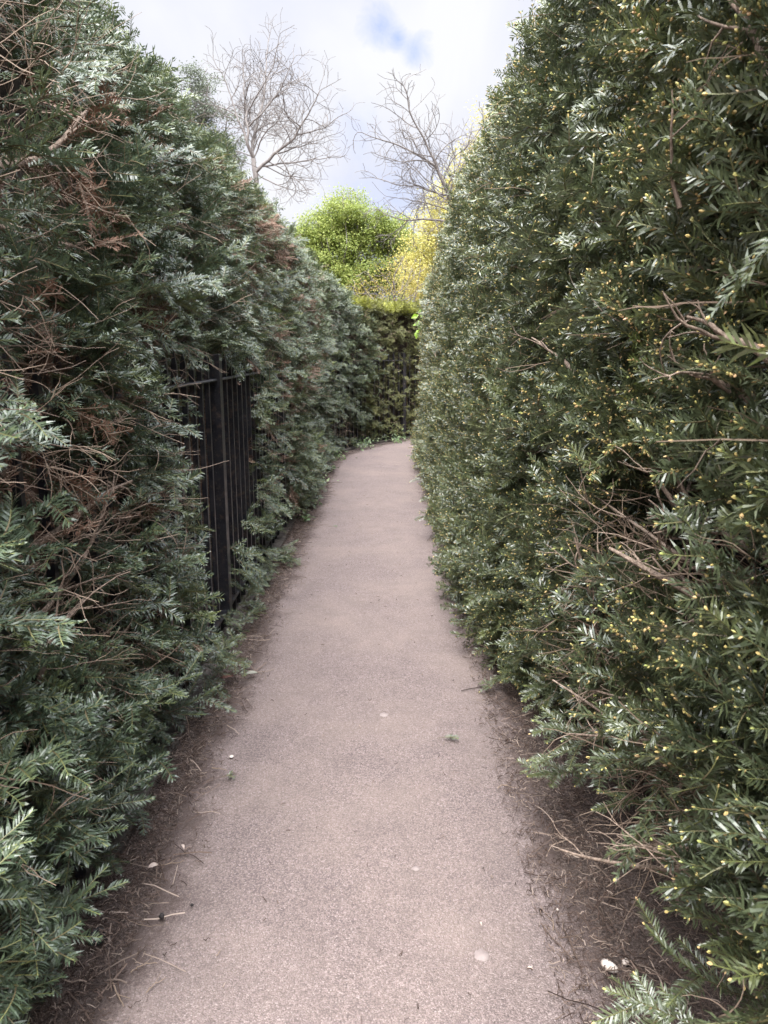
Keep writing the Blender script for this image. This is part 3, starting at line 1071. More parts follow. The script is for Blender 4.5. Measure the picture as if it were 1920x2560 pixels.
HB = [([(1930, 2260), (1760, 2180), (1580, 2170), (1395, 2130)], .92, .55, .007, 5), ([(1930, 2130), (1780, 2110), (1640, 2100), (1600, 2070)], .88, .66, .006, 5),
      ([(1930, 2200), (1800, 2200), (1700, 2160), (1620, 2100)], .9, .66, .005, 6), ([(1930, 2300), (1800, 2230), (1700, 2200), (1660, 2205)], .85, .62, .005, 5),
      ([(1930, 2170), (1850, 2150), (1730, 2170), (1640, 2160)], .9, .64, .005, 6), ([(1930, 2330), (1820, 2290), (1760, 2240), (1670, 2180)], .85, .6, .004, 4),
      ([(1930, 1600), (1800, 1535), (1660, 1440), (1530, 1350)], .86, .62, .010, 7), ([(1930, 1480), (1800, 1400), (1690, 1290), (1600, 1200)], .84, .64, .009, 7),
      ([(1930, 1400), (1800, 1330), (1700, 1250), (1640, 1150)], .82, .66, .007, 6), ([(1930, 1560), (1780, 1450), (1690, 1370), (1500, 1225)], .86, .66, .006, 6),
      ([(1900, 1690), (1720, 1640), (1600, 1560), (1520, 1420)], .86, .66, .006, 7), ([(1930, 1850), (1750, 1850), (1600, 1840), (1410, 1835)], .9, .58, .006, 6),
      ([(1860, 1790), (1700, 1760), (1560, 1760), (1440, 1730)], .88, .6, .005, 7), ([(1850, 1900), (1700, 1870), (1560, 1800), (1400, 1690)], .9, .6, .006, 7),
      ([(1930, 200), (1880, 110), (1840, 20)], .70, .66, .008, 3), ([(1930, 900), (1840, 830), (1750, 790)], .72, .64, .007, 5), ([(1700, 520), (1670, 420), (1655, 240)], .62, .57, .0035, 1),
      ([(1440, 940), (1400, 890), (1350, 850)], .66, .60, .006, 4), ([(1500, 1700), (1480, 1500), (1440, 1350)], .72, .62, .007, 5), ([(1880, 1000), (1800, 960), (1750, 900)], .74, .66, .008, 5)]
for pl, xa, xb, r, sub in HB:
    pts = [on_x(px, py, xa - .10 + (xb - xa - .0) * i / (len(pl) - 1)) for i, (px, py) in enumerate(pl)]
    for p in pts:
        p[2] = max(p[2], .03)
    branch_part('branch', pts, r * 1.4, r * .4, HR, M_BRANCH, max(1, int(sub * .7)), R, .15)
HS = [((1272, 1933), .42, .30, (1, .15, .08)), ((1330, 1915), .45, .28, (1, .25, .1)), ((1313, 1819), .47, .30, (1, .2, .15)), ((1266, 1711), .46, .3, (1, -.1, -.1)), ((1340, 1870), .48, .25, (1, .1, .2)),
      ((1505, 1944), .60, .30, (.9, -.4, -.25)), ((1604, 2071), .66, .22, (.8, .2, .45)), ((1580, 2115), .58, .16, (.9, -.1, .1)), ((1466, 2509), .41, .26, (1, .05, .08)), ((1515, 2440), .43, .22, (.8, -.75, -.1)),
      ((1560, 2530), .47, .3, (1, -.1, .1)), ((1693, 2321), .56, .26, (.9, .2, .3)), ((1848, 2315), .66, .26, (.55, -.4, -.5)), ((1750, 2440), .55, .24, (1, .1, .2)), ((1790, 2340), .6, .22, (.9, -.2, .1)),
      ((1690, 1620), .66, .28, (.7, .0, -.6)), ((1560, 1890), .62, .24, (1, 0, .2)), ((1240, 1640), .50, .26, (1, .1, .1)), ((1220, 1560), .52, .26, (1, 0, .1)), ((1300, 1750), .52, .24, (1, .2, 0)),
      ((1800, 1790), .62, .26, (.9, .1, .2)), ((1720, 1830), .6, .28, (.9, .2, -.1)), ((1850, 1700), .64, .24, (.9, 0, -.2)), ((1490, 1370), .60, .2, (.5, -.1, -.8)), ((1590, 1710), .62, .2, (.6, 0, -.6)),
      ((1640, 400), .56, .2, (.3, -.2, -.9)), ((1880, 1500), .62, .22, (.7, -.2, -.6)), ((1440, 1700), .57, .22, (.9, .1, .1)), ((1180, 1450), .52, .26, (1, .1, .1)), ((1150, 1370), .53, .24, (1, 0, .1))]
for (px, py), x, ln, bd in HS:
    tip = on_x(px, py, x)
    tip[2] = max(tip[2], .02)
    bd = unit(np.array(bd, float) + R.normal(0, .1, 3))
    base = tip + bd * ln
    base[2] = max(base[2], .03)
    hero_shoot(HR, base, tip, np.array([-.35, -.3, 1]) + R.normal(0, .25, 3), R, MATS_R, 3 + R.integers(0, 3), buds=.03, new=.4)


# ------------------------------------------------------------------ railings and their kerbs
def box(g, c, sx, sy, sz, ang=0., bev=.0, m=0):
    """box centred on c in plan, standing on c[2], turned by ang, top edges chamfered"""
    b = min(bev, sx * .4, sy * .4)
    prof = [(0, 0), (0, sz - b), (b, sz)] if b else [(0, 0), (0, sz)]
    V = []
    for ins, z in prof:
        for qx, qy in ((-1, -1), (1, -1), (1, 1), (-1, 1)):
            lx, ly = qx * (sx / 2 - ins), qy * (sy / 2 - ins)
            V.append((c[0] + lx * math.cos(ang) - ly * math.sin(ang), c[1] + lx * math.sin(ang) + ly * math.cos(ang), c[2] + z))
    Q = [[3, 2, 1, 0]]
    for j in range(len(prof) - 1):
        for q in range(4):
            Q.append([j * 4 + q, j * 4 + (q + 1) % 4, j * 4 + 4 + (q + 1) % 4, j * 4 + 4 + q])
    t = (len(prof) - 1) * 4
    Q.append([t, t + 1, t + 2, t + 3])
    g.add(V, Q, m)


def sweep(s, off, w, z0, z1, jit=0.):
    """a rail of rectangular section along the lane"""
    x0, y0, _, _ = lane(s, off - w / 2)
    x1, y1, _, _ = lane(s, off + w / 2)
    dz = jit * (vnoise(s * 3, s * 0, 5) - .5)
    b = min(.006, w * .2)
    xb0, yb0, _, _ = lane(s, off - w / 2 + b)
    xb1, yb1, _, _ = lane(s, off + w / 2 - b)
    o = np.ones_like(s)
    rings = np.stack([np.stack([x0, y0, z0 * o], -1), np.stack([x1, y1, z0 * o], -1), np.stack([x1, y1, z1 - b + dz], -1), np.stack([xb1, yb1, z1 + dz], -1), np.stack([xb0, yb0, z1 + dz], -1), np.stack([x0, y0, z1 - b + dz], -1)], 1)
    n = len(s)
    V = rings.reshape(-1, 3)
    Q = [[i * 6 + q, i * 6 + (q + 1) % 6, i * 6 + 6 + (q + 1) % 6, i * 6 + 6 + q] for i in range(n - 1) for q in range(6)]
    return V, Q


def railing(label, off, s0, s1, posts, sp, kerb_label, kerb_off):
    x, y, _, _ = lane((s0 + s1) / 2, off)
    f = thing('iron_railing', label, 'railing', (float(x), float(y), 0))
    s = np.arange(s0, s1, .1)
    for z in (1.40, .12):
        g = Geo()
        V, Q = sweep(s, off, .045, z, z + .012)
        g.add(V, Q)
        g.build('rail', M_IRON, f)
    first = None
    for k, ss in enumerate(posts):
        x, y, nx, ny = lane(ss, off)
        a = math.atan2(ny, nx)
        g = Geo()
        box(g, (float(x), float(y), 0), .068, .07, 1.54, a, .006)
        x2, y2, _, _ = lane(ss + .050, off + .012)
        box(g, (float(x2), float(y2), 0), .030, .018, 1.385, a, .003)
        g.build('post', M_IRON, f)
    n = 0
    for ss in np.arange(s0 + .05, s1, sp):
        if np.min(np.abs(np.asarray(posts) - ss)) < .05 or n >= 98:
            continue
        x, y, nx, ny = lane(ss, off)
        a = math.atan2(ny, nx)
        g = Geo()
        for z0, z1 in ((.03, .1185), (.1335, 1.3985), (1.4135, 1.50)):
            box(g, (float(x), float(y), z0), .024, .022, z1 - z0, a)
        xx, yy = float(x), float(y)
        t = .022 / 2
        ca, sa = math.cos(a), math.sin(a)
        c4 = [(xx + (qx * ca - qy * sa) * t, yy + (qx * sa + qy * ca) * t, 1.50) for qx, qy in ((-1, -1), (1, -1), (1, 1), (-1, 1))]
        g.add(c4 + [(xx, yy, 1.56)], [[0, 1, 4], [1, 2, 4], [2, 3, 4], [3, 0, 4]])
        g.build('bar', M_IRON, f)
        n += 1
    g = Geo()
    V, Q = sweep(np.arange(s0 - .6, s1 + .4, .12), kerb_off, .085, -.05, .032, .012)
    g.add(V, Q)
    o = g.build('kerb', M_CONC, None)
    tag(o, kerb_label, 'kerb')
    return f


railing('long black painted iron railing with square posts, half swallowed by the shaggy hedge', 0.0, .9, 14.6, [1.62, 4.1, 6.6, 9.1, 11.6, 14.1], .148,
        'stained grey concrete kerb along the foot of the long black railing', .035)
railing('black iron railing hidden deep under the budding hedge, its foot showing near the stones', 1.99, .9, 7.2, [2.24, 4.7, 7.1], .148,
        'dark buried kerb along the foot of the railing under the budding hedge', 1.97)


# ------------------------------------------------------------------ litter, stones, twigs, leaves
def litter(n, name, s0, s1, bands_, lmin, lmax, r, mat, kind=True):
    s = s0 + (s1 - s0) * rng.random(n) ** 1.7
    b = rng.integers(0, len(bands_), n)
    lo = np.array([q[0] for q in bands_])[b]
    hi = np.array([q[1] for q in bands_])[b]
    off = lo + (hi - lo) * rng.random(n)
    x, y, _, _ = lane(s, off)
    an = rng.uniform(0, 2 * math.pi, n)
    ln = rng.uniform(lmin, lmax, n)
    k = 4
    pts = []
    px, py = x, y
    cv = rng.normal(0, .16, n)
    for i in range(k):
        z = .020 + .012 * rng.random(n) + np.where((off > .2) & (off < 1.42), -.007, .004)
        pts.append(np.stack([px, py, z], -1))
        px = px + np.cos(an) * ln / (k - 1)
        py = py + np.sin(an) * ln / (k - 1)
        an = an + cv / k
    P = np.stack(pts, 1)
    V, Q = tubes(P, np.full((n, k), r) * rng.uniform(.6, 1.5, n)[:, None], 3)
    g = Geo()
    g.add(V, Q, 0, np.repeat(rng.random(n), k * 3))
    return tag(g.build(name, mat), kind='stuff')


M_LITTER = tint_mat('litter', [(0, (.030, .019, .015)), (.45, (.085, .056, .044)), (.8, (.16, .115, .09)), (1, (.33, .26, .21))], .85, .25)
litter(30000, 'needle_litter', .9, 12, [(.02, .24), (.05, .20), (1.32, 1.6), (1.36, 1.75), (1.45, 1.95)], .010, .034, .0009, M_LITTER)
litter(1500, 'twig_litter', .9, 9, [(.05, .28), (1.36, 1.9), (1.42, 1.95)], .04, .15, .0014, M_LITTER)
litter(1500, 'path_litter', .9, 12, [(.20, .34), (.2, .3), (1.28, 1.44), (1.34, 1.44), (.3, 1.35)], .006, .022, .0010, M_LITTER)


def blob(name, c, r, mat, label, cat, seed, group=None):
    """an irregular pebble or clod resting on the ground"""
    R = np.random.default_rng(seed)
    nu, nv = 10, 7
    V = []
    h = R.normal(0, .12, (nv, nu))
    for j in range(nv):
        t = math.pi * j / (nv - 1)
        for i in range(nu):
            p = 2 * math.pi * i / nu
            k = 1 + (h[j, i] if 0 < j < nv - 1 else 0)
            V.append((r[0] * k * math.sin(t) * math.cos(p), r[1] * k * math.sin(t) * math.sin(p), r[2] * math.cos(t)))
    V = np.array(V)
    an = R.uniform(0, 3)
    V[:, :2] = np.stack([V[:, 0] * math.cos(an) - V[:, 1] * math.sin(an), V[:, 0] * math.sin(an) + V[:, 1] * math.cos(an)], -1)
    V[:, 2] += r[2] * .85
    Q = [[j * nu + i, j * nu + (i + 1) % nu, (j + 1) * nu + (i + 1) % nu, (j + 1) * nu + i] for j in range(nv - 1) for i in range(nu)]
    o = link_mesh(name, V, Q, mat, smooth=True)
    o.location = c
    return tag(o, label, cat, group)


M_STONE = plain_mat('pale_stone', (.45, .36, .30), (.72, .66, .60), 40, .75)
M_CLOD = plain_mat('dark_clod', (.012, .010, .010), (.035, .028, .026), 60, .8)
M_CAP = plain_mat('black_rubber', (.008, .008, .010), (.018, .018, .020), 30, .5)


def ground_pt(px, py, z):
    p = on_z(px, py, z)
    return (float(p[0]), float(p[1]), z)


blob('pebble', ground_pt(1522, 2424, .012), (.024, .014, .012), M_STONE, 'larger pale pinkish pebble lying half under a low yew shoot', 'pebble', 3, 'pale stones beside the path')
blob('pebble', ground_pt(1564, 2410, .012), (.011, .009, .008), M_STONE, 'smaller round white pebble beside the larger pale pebble on the brown soil', 'pebble', 4, 'pale stones beside the path')
blob('pebble', ground_pt(1394, 2276, .010), (.004, .004, .003), M_STONE, 'tiny white pebble alone on the edge of the path near the brown litter', 'pebble', 5, 'pale stones beside the path')
blob('pebble', ground_pt(1352, 2278, .010), (.005, .004, .004), M_LITTER, 'tiny brown pebble next to the tiny white pebble', 'pebble', 6)
blob('pebble', ground_pt(579, 1893, .010), (.010, .009, .004), M_STONE, 'flat white pebble on the path edge beside the long black railing', 'pebble', 7, 'pale stones beside the path')
blob('soil_clod', ground_pt(405, 2295, .012), (.009, .008, .008), M_CLOD, 'small dark lump of soil on the path edge near the railing foot', 'clod', 8)
blob('soil_clod', ground_pt(480, 2265, .012), (.005, .004, .004), M_CLOD, 'tiny black crumb of soil lying out on the clean path', 'clod', 9)

# black plastic cap on the soil by the kerb
g = Geo()
ks = [(.0, .026), (.008, .027), (.012, .024), (.012, .012), (.007, .010), (.007, .0005)]
V = [(r * math.cos(a), r * math.sin(a), z) for z, r in ks for a in np.linspace(0, 2 * math.pi, 24, endpoint=False)]
Q = [[j * 24 + i, j * 24 + (i + 1) % 24, j * 24 + 24 + (i + 1) % 24, j * 24 + 24 + i] for j in range(len(ks) - 1) for i in range(24)]
g.add(V, Q)
cap = g.build('plastic_cap', M_CAP, smooth=True)
cap.location = ground_pt(240, 2345, .016)
cap.rotation_euler = (.1, .12, 0)
tag(cap, 'round black plastic cap lying on the soil beside the kerb', 'cap')

M_GUM = plain_mat('trodden_gum', (.20, .160, .148), (.24, .198, .184), 50, .7)


def gum(px, py, r, label, seed):
    R = np.random.default_rng(seed)
    n = 18
    rr = r * (1 + .12 * R.normal(0, 1, n))
    V = [(0, 0, .0022)] + [(rr[i] * .7 * math.cos(a), rr[i] * .7 * math.sin(a), .0018) for i, a in enumerate(np.linspace(0, 6.283, n, endpoint=False))] + [(rr[i] * math.cos(a), rr[i] * math.sin(a), -.003) for i, a in enumerate(np.linspace(0, 6.283, n, endpoint=False))]
    T = [[0, 1 + i, 1 + (i + 1) % n] for i in range(n)]
    T += [[1 + i, 1 + n + i, 1 + n + (i + 1) % n] for i in range(n)] + [[1 + i, 1 + n + (i + 1) % n, 1 + (i + 1) % n] for i in range(n)]
    o = link_mesh('gum_spot', V, T, M_GUM, smooth=True)
    o.location = ground_pt(px, py, .0125)
    tag(o, label, 'gum spot', 'trodden gum on the path')


gum(960, 1786, .020, 'pale round gum spot on the middle of the path, level with the fallen green sprig', 1)
gum(1205, 2386, .020, 'greyish gum spot on the near path, across from the pale pebbles', 2)
gum(1040, 2170, .012, 'small faint gum spot between the two larger ones', 3)


def flat_twig(pl, r, label, mat=None, seed=1, fork=True):
    R = np.random.default_rng(seed)
    pts = np.array([on_z(px, py, .016) for px, py in pl])
    t = np.linspace(0, len(pts) - 1, 10)
    P = np.stack([np.interp(t, np.arange(len(pts)), pts[:, i]) for i in range(3)], -1)
    P[1:-1] = (P[:-2] + 2 * P[1:-1] + P[2:]) / 4
    P[:, 2] = .014 + r + .006 * R.random(10)
    c = P[0].copy()
    g = Geo()
    V, Q = tubes((P - c)[None], np.linspace(r, r * .5, 10)[None], 5)
    g.add(V, Q, 0, .7)
    if fork:
        b = P[5] - c
        d = unit(P[6] - P[4])
        d = unit(np.array([d[0] - .7 * d[1], d[1] + .7 * d[0], 0]))
        sub = np.array([b + d * q * .012 for q in range(4)])
        V, Q = tubes(sub[None], np.linspace(r * .6, r * .3, 4)[None], 4)
        g.add(V, Q, 0, .7)
    o = g.build('fallen_twig', mat or M_TWIG, smooth=True)
    o.location = c
    tag(o, label, 'twig', 'fallen twigs')


k3 = lambda x, y: (x * .5787, 1600 + y * .5787)
k4 = lambda x, y: (1000 + x * .5545, 1600 + y * .5545)
flat_twig([k3(565, 1440), k3(610, 1408), k3(680, 1395)], .0018, 'short bent brown twig on the near path close to the black cap', seed=1)
flat_twig([k3(632, 1525), k3(665, 1490), k3(715, 1462)], .0016, 'thin curved brown twig on the near path, nearer than the bent one', seed=2)
flat_twig([k3(485, 1480), k3(505, 1530), k3(535, 1585)], .0024, 'thick forked dark twig on the path edge at the very bottom', seed=3)
flat_twig([k3(500, 1170), k3(560, 1215), k3(620, 1240), k3(705, 1235)], .0012, 'long thin pale twig curving from the soil onto the path', seed=4, fork=False)
flat_twig([k3(650, 985), k3(720, 970), k3(795, 958)], .0018, 'straight straw coloured twig across the brown needle litter', seed=5)
flat_twig([k3(915, 555), k3(950, 560), k3(980, 565)], .0025, 'short stout pinkish twig on the path edge above the litter', seed=6, fork=False)
flat_twig([k3(935, 1370), k3(955, 1340)], .0012, 'tiny pale straw on the open path', seed=7, fork=False)
flat_twig([k4(440, 672), k4(460, 655), k4(525, 668)], .0018, 'short crooked brown twig on the path below the lowest budding shoot', seed=8)
flat_twig([k4(930, 1170), k4(1030, 1125), k4(1120, 1110)], .0016, 'long brown twig lying in the dark soil under the bare branches', seed=9)
flat_twig([k4(1080, 1425), k4(1150, 1365), k4(1260, 1315)], .0016, 'greenish brown twig slanting up from the white pebble', seed=10)
flat_twig([k4(690, 1310), k4(692, 1285), k4(688, 1260)], .0016, 'short upright looking twig on the path edge below the tiny pebbles', seed=11)

M_LEAFDEAD = plain_mat('dead_leaf', (.14, .06, .045), (.26, .13, .10), 30, .7)
M_LEAFGREY = plain_mat('withered_leaf', (.15, .15, .12), (.28, .27, .22), 30, .7)
M_LEAFPALE = plain_mat('bleached_leaf', (.34, .26, .22), (.5, .42, .36), 30, .7)


def flat_leaf(px, py, ln, w, ang, mat, label):
    n = 7
    g = Geo()
    V, T = [], []
    for i in range(n):
        t = i / (n - 1)
        ww = w * math.sin(math.pi * min(.98, max(.03, t))) ** .8
        z = .006 * math.sin(3 * t)
        V += [(-ww, t * ln, z + .007), (0, t * ln, z), (ww, t * ln, z + .005)]
    Q = []
    for i in range(n - 1):
        for q in range(2):
            Q.append([i * 3 + q, i * 3 + q + 1, i * 3 + q + 4, i * 3 + q + 3])
    g.add(V, Q)
    o = g.build('fallen_leaf', mat, smooth=True)
    o.location = ground_pt(px, py, .024)
    o.rotation_euler = (0.05, .1, ang)
    tag(o, label, 'leaf', 'fallen leaves')


flat_leaf(*k3(950, 170), .065, .014, -1.2, M_LEAFDEAD, 'reddish brown fallen leaf on the soil beside the kerb')
flat_leaf(*k3(1060, 150), .06, .013, -1.5, M_LEAFGREY, 'grey green withered leaf on the path edge next to the reddish leaf')
flat_leaf(*k3(640, 990), .03, .008, -1.2, M_LEAFPALE, 'bleached pale leaf in the needle litter under the green shoots')
flat_leaf(*k3(930, 220), .05, .014, -.8, M_LEAFGREY, 'curled greyish leaf just below the reddish leaf')
flat_leaf(*k3(795, 910), .025, .005, .6, M_LEAFPALE, 'small straw coloured leaf on the path beside the litter')
flat_leaf(*k4(365, 1295), .012, .004, .4, M_LEAFPALE, 'tiny cream fleck of a leaf on the open near path')
flat_leaf(*k4(600, 1495), .016, .005, 1.4, M_LEAFPALE, 'tiny cream leaf scrap on the path before the pebbles')


def fallen_sprig(px, py, ln, ang, label, seed):
    R = np.random.default_rng(seed)
    g = Geo()
    p0 = np.array([0, 0, .012])
    d = np.array([math.cos(ang), math.sin(ang), .05])
    e = p0 + d * ln * .5
    V, Q = tubes(np.array([[p0 - d * ln * .4, p0, e]]), np.array([[.0012, .0014, .0012]]), 4)
    g.add(V, Q, 1, .2)
    shoot(g, R, p0, d, np.array([.1, 0, 1.]), ln * .6, 0, .005, .019, .0035, .1, 0, .3)
    shoot(g, R, p0 + d * ln * .2, np.array([math.cos(ang - .7), math.sin(ang - .7), .08]), np.array([0, -.3, 1.]), ln * .5, 0, .005, .019, .0035, .1, 0, .3)
    V, T, M, A = g.get()
    V[:, 2] = np.maximum(V[:, 2], .003)
    o = link_mesh('fallen_sprig', V, T, MATS_R, None, M, np.clip(A, 0, 1))
    o.location = ground_pt(px, py, .012)
    tag(o, label, 'sprig', 'fallen yew sprigs')


fallen_sprig(1112, 1850, .085, .15, 'dark green yew sprig lying alone on the middle of the path', 1)
fallen_sprig(830, 1319, .08, .1, 'small green yew sprig on the distant stretch of path', 2)
fallen_sprig(565, 1948, .05, .3, 'faded yew sprig on the path edge below the flat white pebble', 3)


# ------------------------------------------------------------------ leafy plants
def leaf_cloud(P, Nn, size, mat, name, parent, tint, fold=.25):
    """many small folded leaves at P facing Nn"""
    n = len(P)
    d = unit(rng.normal(0, 1, (n, 3)) * np.array([1, 1, .6]) - np.array([0, 0, .25]))
    Rm = frames(d, Nn + rng.normal(0, .5, (n, 3)))
    t = np.array([[0, 0, 0], [.32, .45, fold * .4], [0, 1, -.08], [-.32, .45, fold * .4], [0, .5, 0]])
    T = np.array([[0, 1, 4], [1, 2, 4], [2, 3, 4], [3, 0, 4]])
    V = np.einsum('nij,vj->nvi', Rm, t) * size[:, None, None] + P[:, None, :]
    F_ = (T[None] + (np.arange(n) * 5)[:, None, None]).reshape(-1, 3)
    return link_mesh(name, V.reshape(-1, 3), F_, mat, parent, attr=np.repeat(np.clip(tint, 0, 1), 5))


M_IVY = tint_mat('ivy_leaf', [(0, (.05, .09, .035)), (.6, (.12, .18, .07)), (1, (.26, .32, .16))], .4, .5, .15)
M_LIME = tint_mat('lime_leaf', [(0, (.13, .25, .02)), (1, (.27, .42, .04))], .45, .4, .4)
ivy = [(6.9, .16, 'small pale ivy clump on the soil by the kerb, nearest of the ivy', .05, 26), (7.6, .17, 'thin ivy tuft trailing on the soil past the nearest ivy clump', .05, 20), (9.0, .17, 'low ivy clump at the kerb where the path begins to bend', .07, 40),
       (9.9, .15, 'ivy clump hugging the kerb midway round the bend', .07, 40), (11.2, .13, 'dense ivy clump at the foot of the railing on the bend', .12, 90), (12.6, .14, 'light green ivy patch below the shaggy hedge end', .14, 120),
       (13.7, .16, 'bright ivy patch at the foot of the bronze hedge', .18, 160), (14.5, .16, 'farthest ivy patch on the bend, just before the budding hedge hides the path', .2, 180)]
for s_, o_, lab, rad, n in ivy:
    x, y, nx, ny = lane(s_, o_)
    c = np.array([float(x), float(y), 0])
    t = thing('ivy_plant', lab, 'ivy', c, 'ivy along the kerb')
    P = np.stack([rng.normal(0, rad * .8, n), rng.normal(0, rad * 1.3, n), .02 + np.abs(rng.normal(0, rad * .5, n))], -1) + c
    leaf_cloud(P, np.tile([.3, -.4, 1.], (n, 1)), rng.uniform(.03, .055, n), M_IVY, 'foliage', t, rng.random(n))
    g = Geo()
    m = 6
    an = rng.uniform(0, 6.28, m)
    Q0 = np.stack([np.stack([c + np.array([0, 0, .0])] * m), c + np.stack([np.cos(an) * rad * .5, np.sin(an) * rad * .7, np.full(m, .05)], -1), c + np.stack([np.cos(an) * rad, np.sin(an) * rad * 1.3, np.full(m, .03)], -1)], 1)
    V, Q = tubes(Q0, np.full((m, 3), .0022), 4)
    g.add(V, Q, 0, .3)
    g.build('stem', M_STEM, t)

# young lime-green climber reaching out of the right hedge near the bend
base = np.array([.86, 11.6, 0.0])
t = thing('climber', 'young climber with bright lime green leaves poking out of the budding hedge near the bend', 'climber', base)
tips = [on_y(1068, 795, 11.0), on_y(1045, 805, 11.1), on_y(1052, 830, 11.1), on_y(1083, 832, 10.9), on_y(1058, 780, 11.2), on_y(1075, 812, 11.0), on_y(1048, 790, 11.1)]
g = Geo()
for tp in tips:
    mid = np.array([.80, 11.5, 1.75])
    P = np.array([base, base + [0, 0, 1.0], mid, (mid + tp) / 2 + [0, 0, .04], tp])
    V, Q = tubes(P[None], np.array([[.006, .005, .004, .003, .002]]), 5)
    g.add(V, Q, 0, 1)
g.build('stem', M_STEM, t)
for i, tp in enumerate(tips):
    n = 5
    P = tp + rng.normal(0, .03, (n, 3))
    leaf_cloud(P, np.tile([-.2, -1., .6], (n, 1)), rng.uniform(.07, .13, n), M_LIME, 'leaf_tuft', t, rng.uniform(.4, 1, n))


# ------------------------------------------------------------------ trees beyond the hedges
def colonise(att, start, step, di, dk, seed, trunk_pts, maxit=140, trop=(0, 0, .12), jit=.18, limbs=()):
    """space colonisation: returns nodes, parents"""
    R = np.random.default_rng(seed)
    nodes = [np.array(p, float) for p in trunk_pts]
    par = [-1] + list(range(len(trunk_pts) - 1))
    limb_nodes(nodes, par, limbs, step, R)
    A = np.array(att, float)
    pts = np.array(nodes)
    D = np.linalg.norm(A[:, None] - pts[None], axis=2)
    best, bd = D.argmin(1), D.min(1)
    for it in range(maxit):
        near = bd < di
        if not near.any():
            break
        acc = {}
        dirs = unit(A - np.array(nodes)[best])
        for i in np.nonzero(near)[0]:
            acc.setdefault(best[i], []).append(dirs[i])
        new = []
        for k, v in acc.items():
            d = unit(np.mean(v, 0) + R.normal(0, jit, 3) + np.array(trop))
            q = nodes[k] + d * step
            new.append((q, k))
        n0 = len(nodes)
        for q, k in new:
            nodes.append(q)
            par.append(int(k))
        npts = np.array([q for q, _ in new])
        D = np.linalg.norm(A[:, None] - npts[None], axis=2)
        m = D.min(1)
        upd = m < bd
        best = np.where(upd, D.argmin(1) + n0, best)
        bd = np.minimum(bd, m)
        keep = bd > dk
        A, best, bd = A[keep], best[keep], bd[keep]
        if not len(A) or len(nodes) > 9000:
            break
    return np.array(nodes), np.array(par)


def tree_tubes(nodes, par, rtip, power, rmax=None):
    n = len(nodes)
    kids = [[] for _ in range(n)]
    for i, p in enumerate(par):
        if p >= 0:
            kids[p].append(i)
    acc = np.zeros(n)
    for i in range(n - 1, -1, -1):
        if not kids[i]:
            acc[i] = rtip ** power
        if par[i] >= 0:
            acc[par[i]] += acc[i]
    rad = acc ** (1 / power)
    if rmax:
        rad = np.minimum(rad, rmax)
    gt, gb = Geo(), Geo()
    stack = [0]
    main = True
    while stack:
        s0 = stack.pop()
        chain = ([par[s0]] if par[s0] >= 0 else []) + [s0]
        cur = s0
        while kids[cur]:
            ks = sorted(kids[cur], key=lambda q: -acc[q])
            stack += ks[1:]
            cur = ks[0]
            chain.append(cur)
        if len(chain) < 2:
            continue
        P = nodes[chain].copy()
        if len(P) > 2:
            P[1:-1] = .25 * P[:-2] + .5 * P[1:-1] + .25 * P[2:]
        r = rad[chain].copy()
        if par[s0] >= 0:
            r[0] = r[1]
        V, Q = tubes(P[None], r[None], 7 if r[0] > .04 else (5 if r[0] > .015 else 3))
        (gt if main else gb).add(V, Q)
        main = False
    tips = np.array([nodes[i] for i in range(n) if not kids[i]])
    return gt, gb, tips, rad


def in_ellipsoids(n, ells, R):
    out = []
    w = np.array([a[3] * a[4] * a[5] for a in ells])
    cnt = (n * w / w.sum()).astype(int)
    for (cx, cy, cz, rx, ry, rz), c in zip(ells, cnt):
        u = unit(R.normal(0, 1, (c, 3))) * (R.random(c) ** (1 / 2.4))[:, None]
        out.append(u * [rx, ry, rz] + [cx, cy, cz])
    return np.concatenate(out)


def limb_nodes(nodes, par, lines, step, R):
    # add scaffold limbs (each a line of points beginning at an existing node)
    for ln in lines:
        ln = np.asarray(ln, float)
        seg = np.linalg.norm(np.diff(ln, axis=0), axis=1)
        tt = np.concatenate([[0], np.cumsum(seg)])
        n = max(3, int(tt[-1] / step))
        q = np.linspace(0, tt[-1], n + 1)[1:]
        P = np.stack([np.interp(q, tt, ln[:, i]) for i in range(3)], -1)
        dy = R.normal(0, .5) * (q / tt[-1]) * tt[-1] * .5
        P[:, 1] += dy
        P += R.normal(0, step * .18, P.shape)
        k = int(np.argmin(np.linalg.norm(np.array(nodes) - ln[0], axis=1)))
        for p in P:
            nodes.append(p)
            par.append(k)
            k = len(nodes) - 1


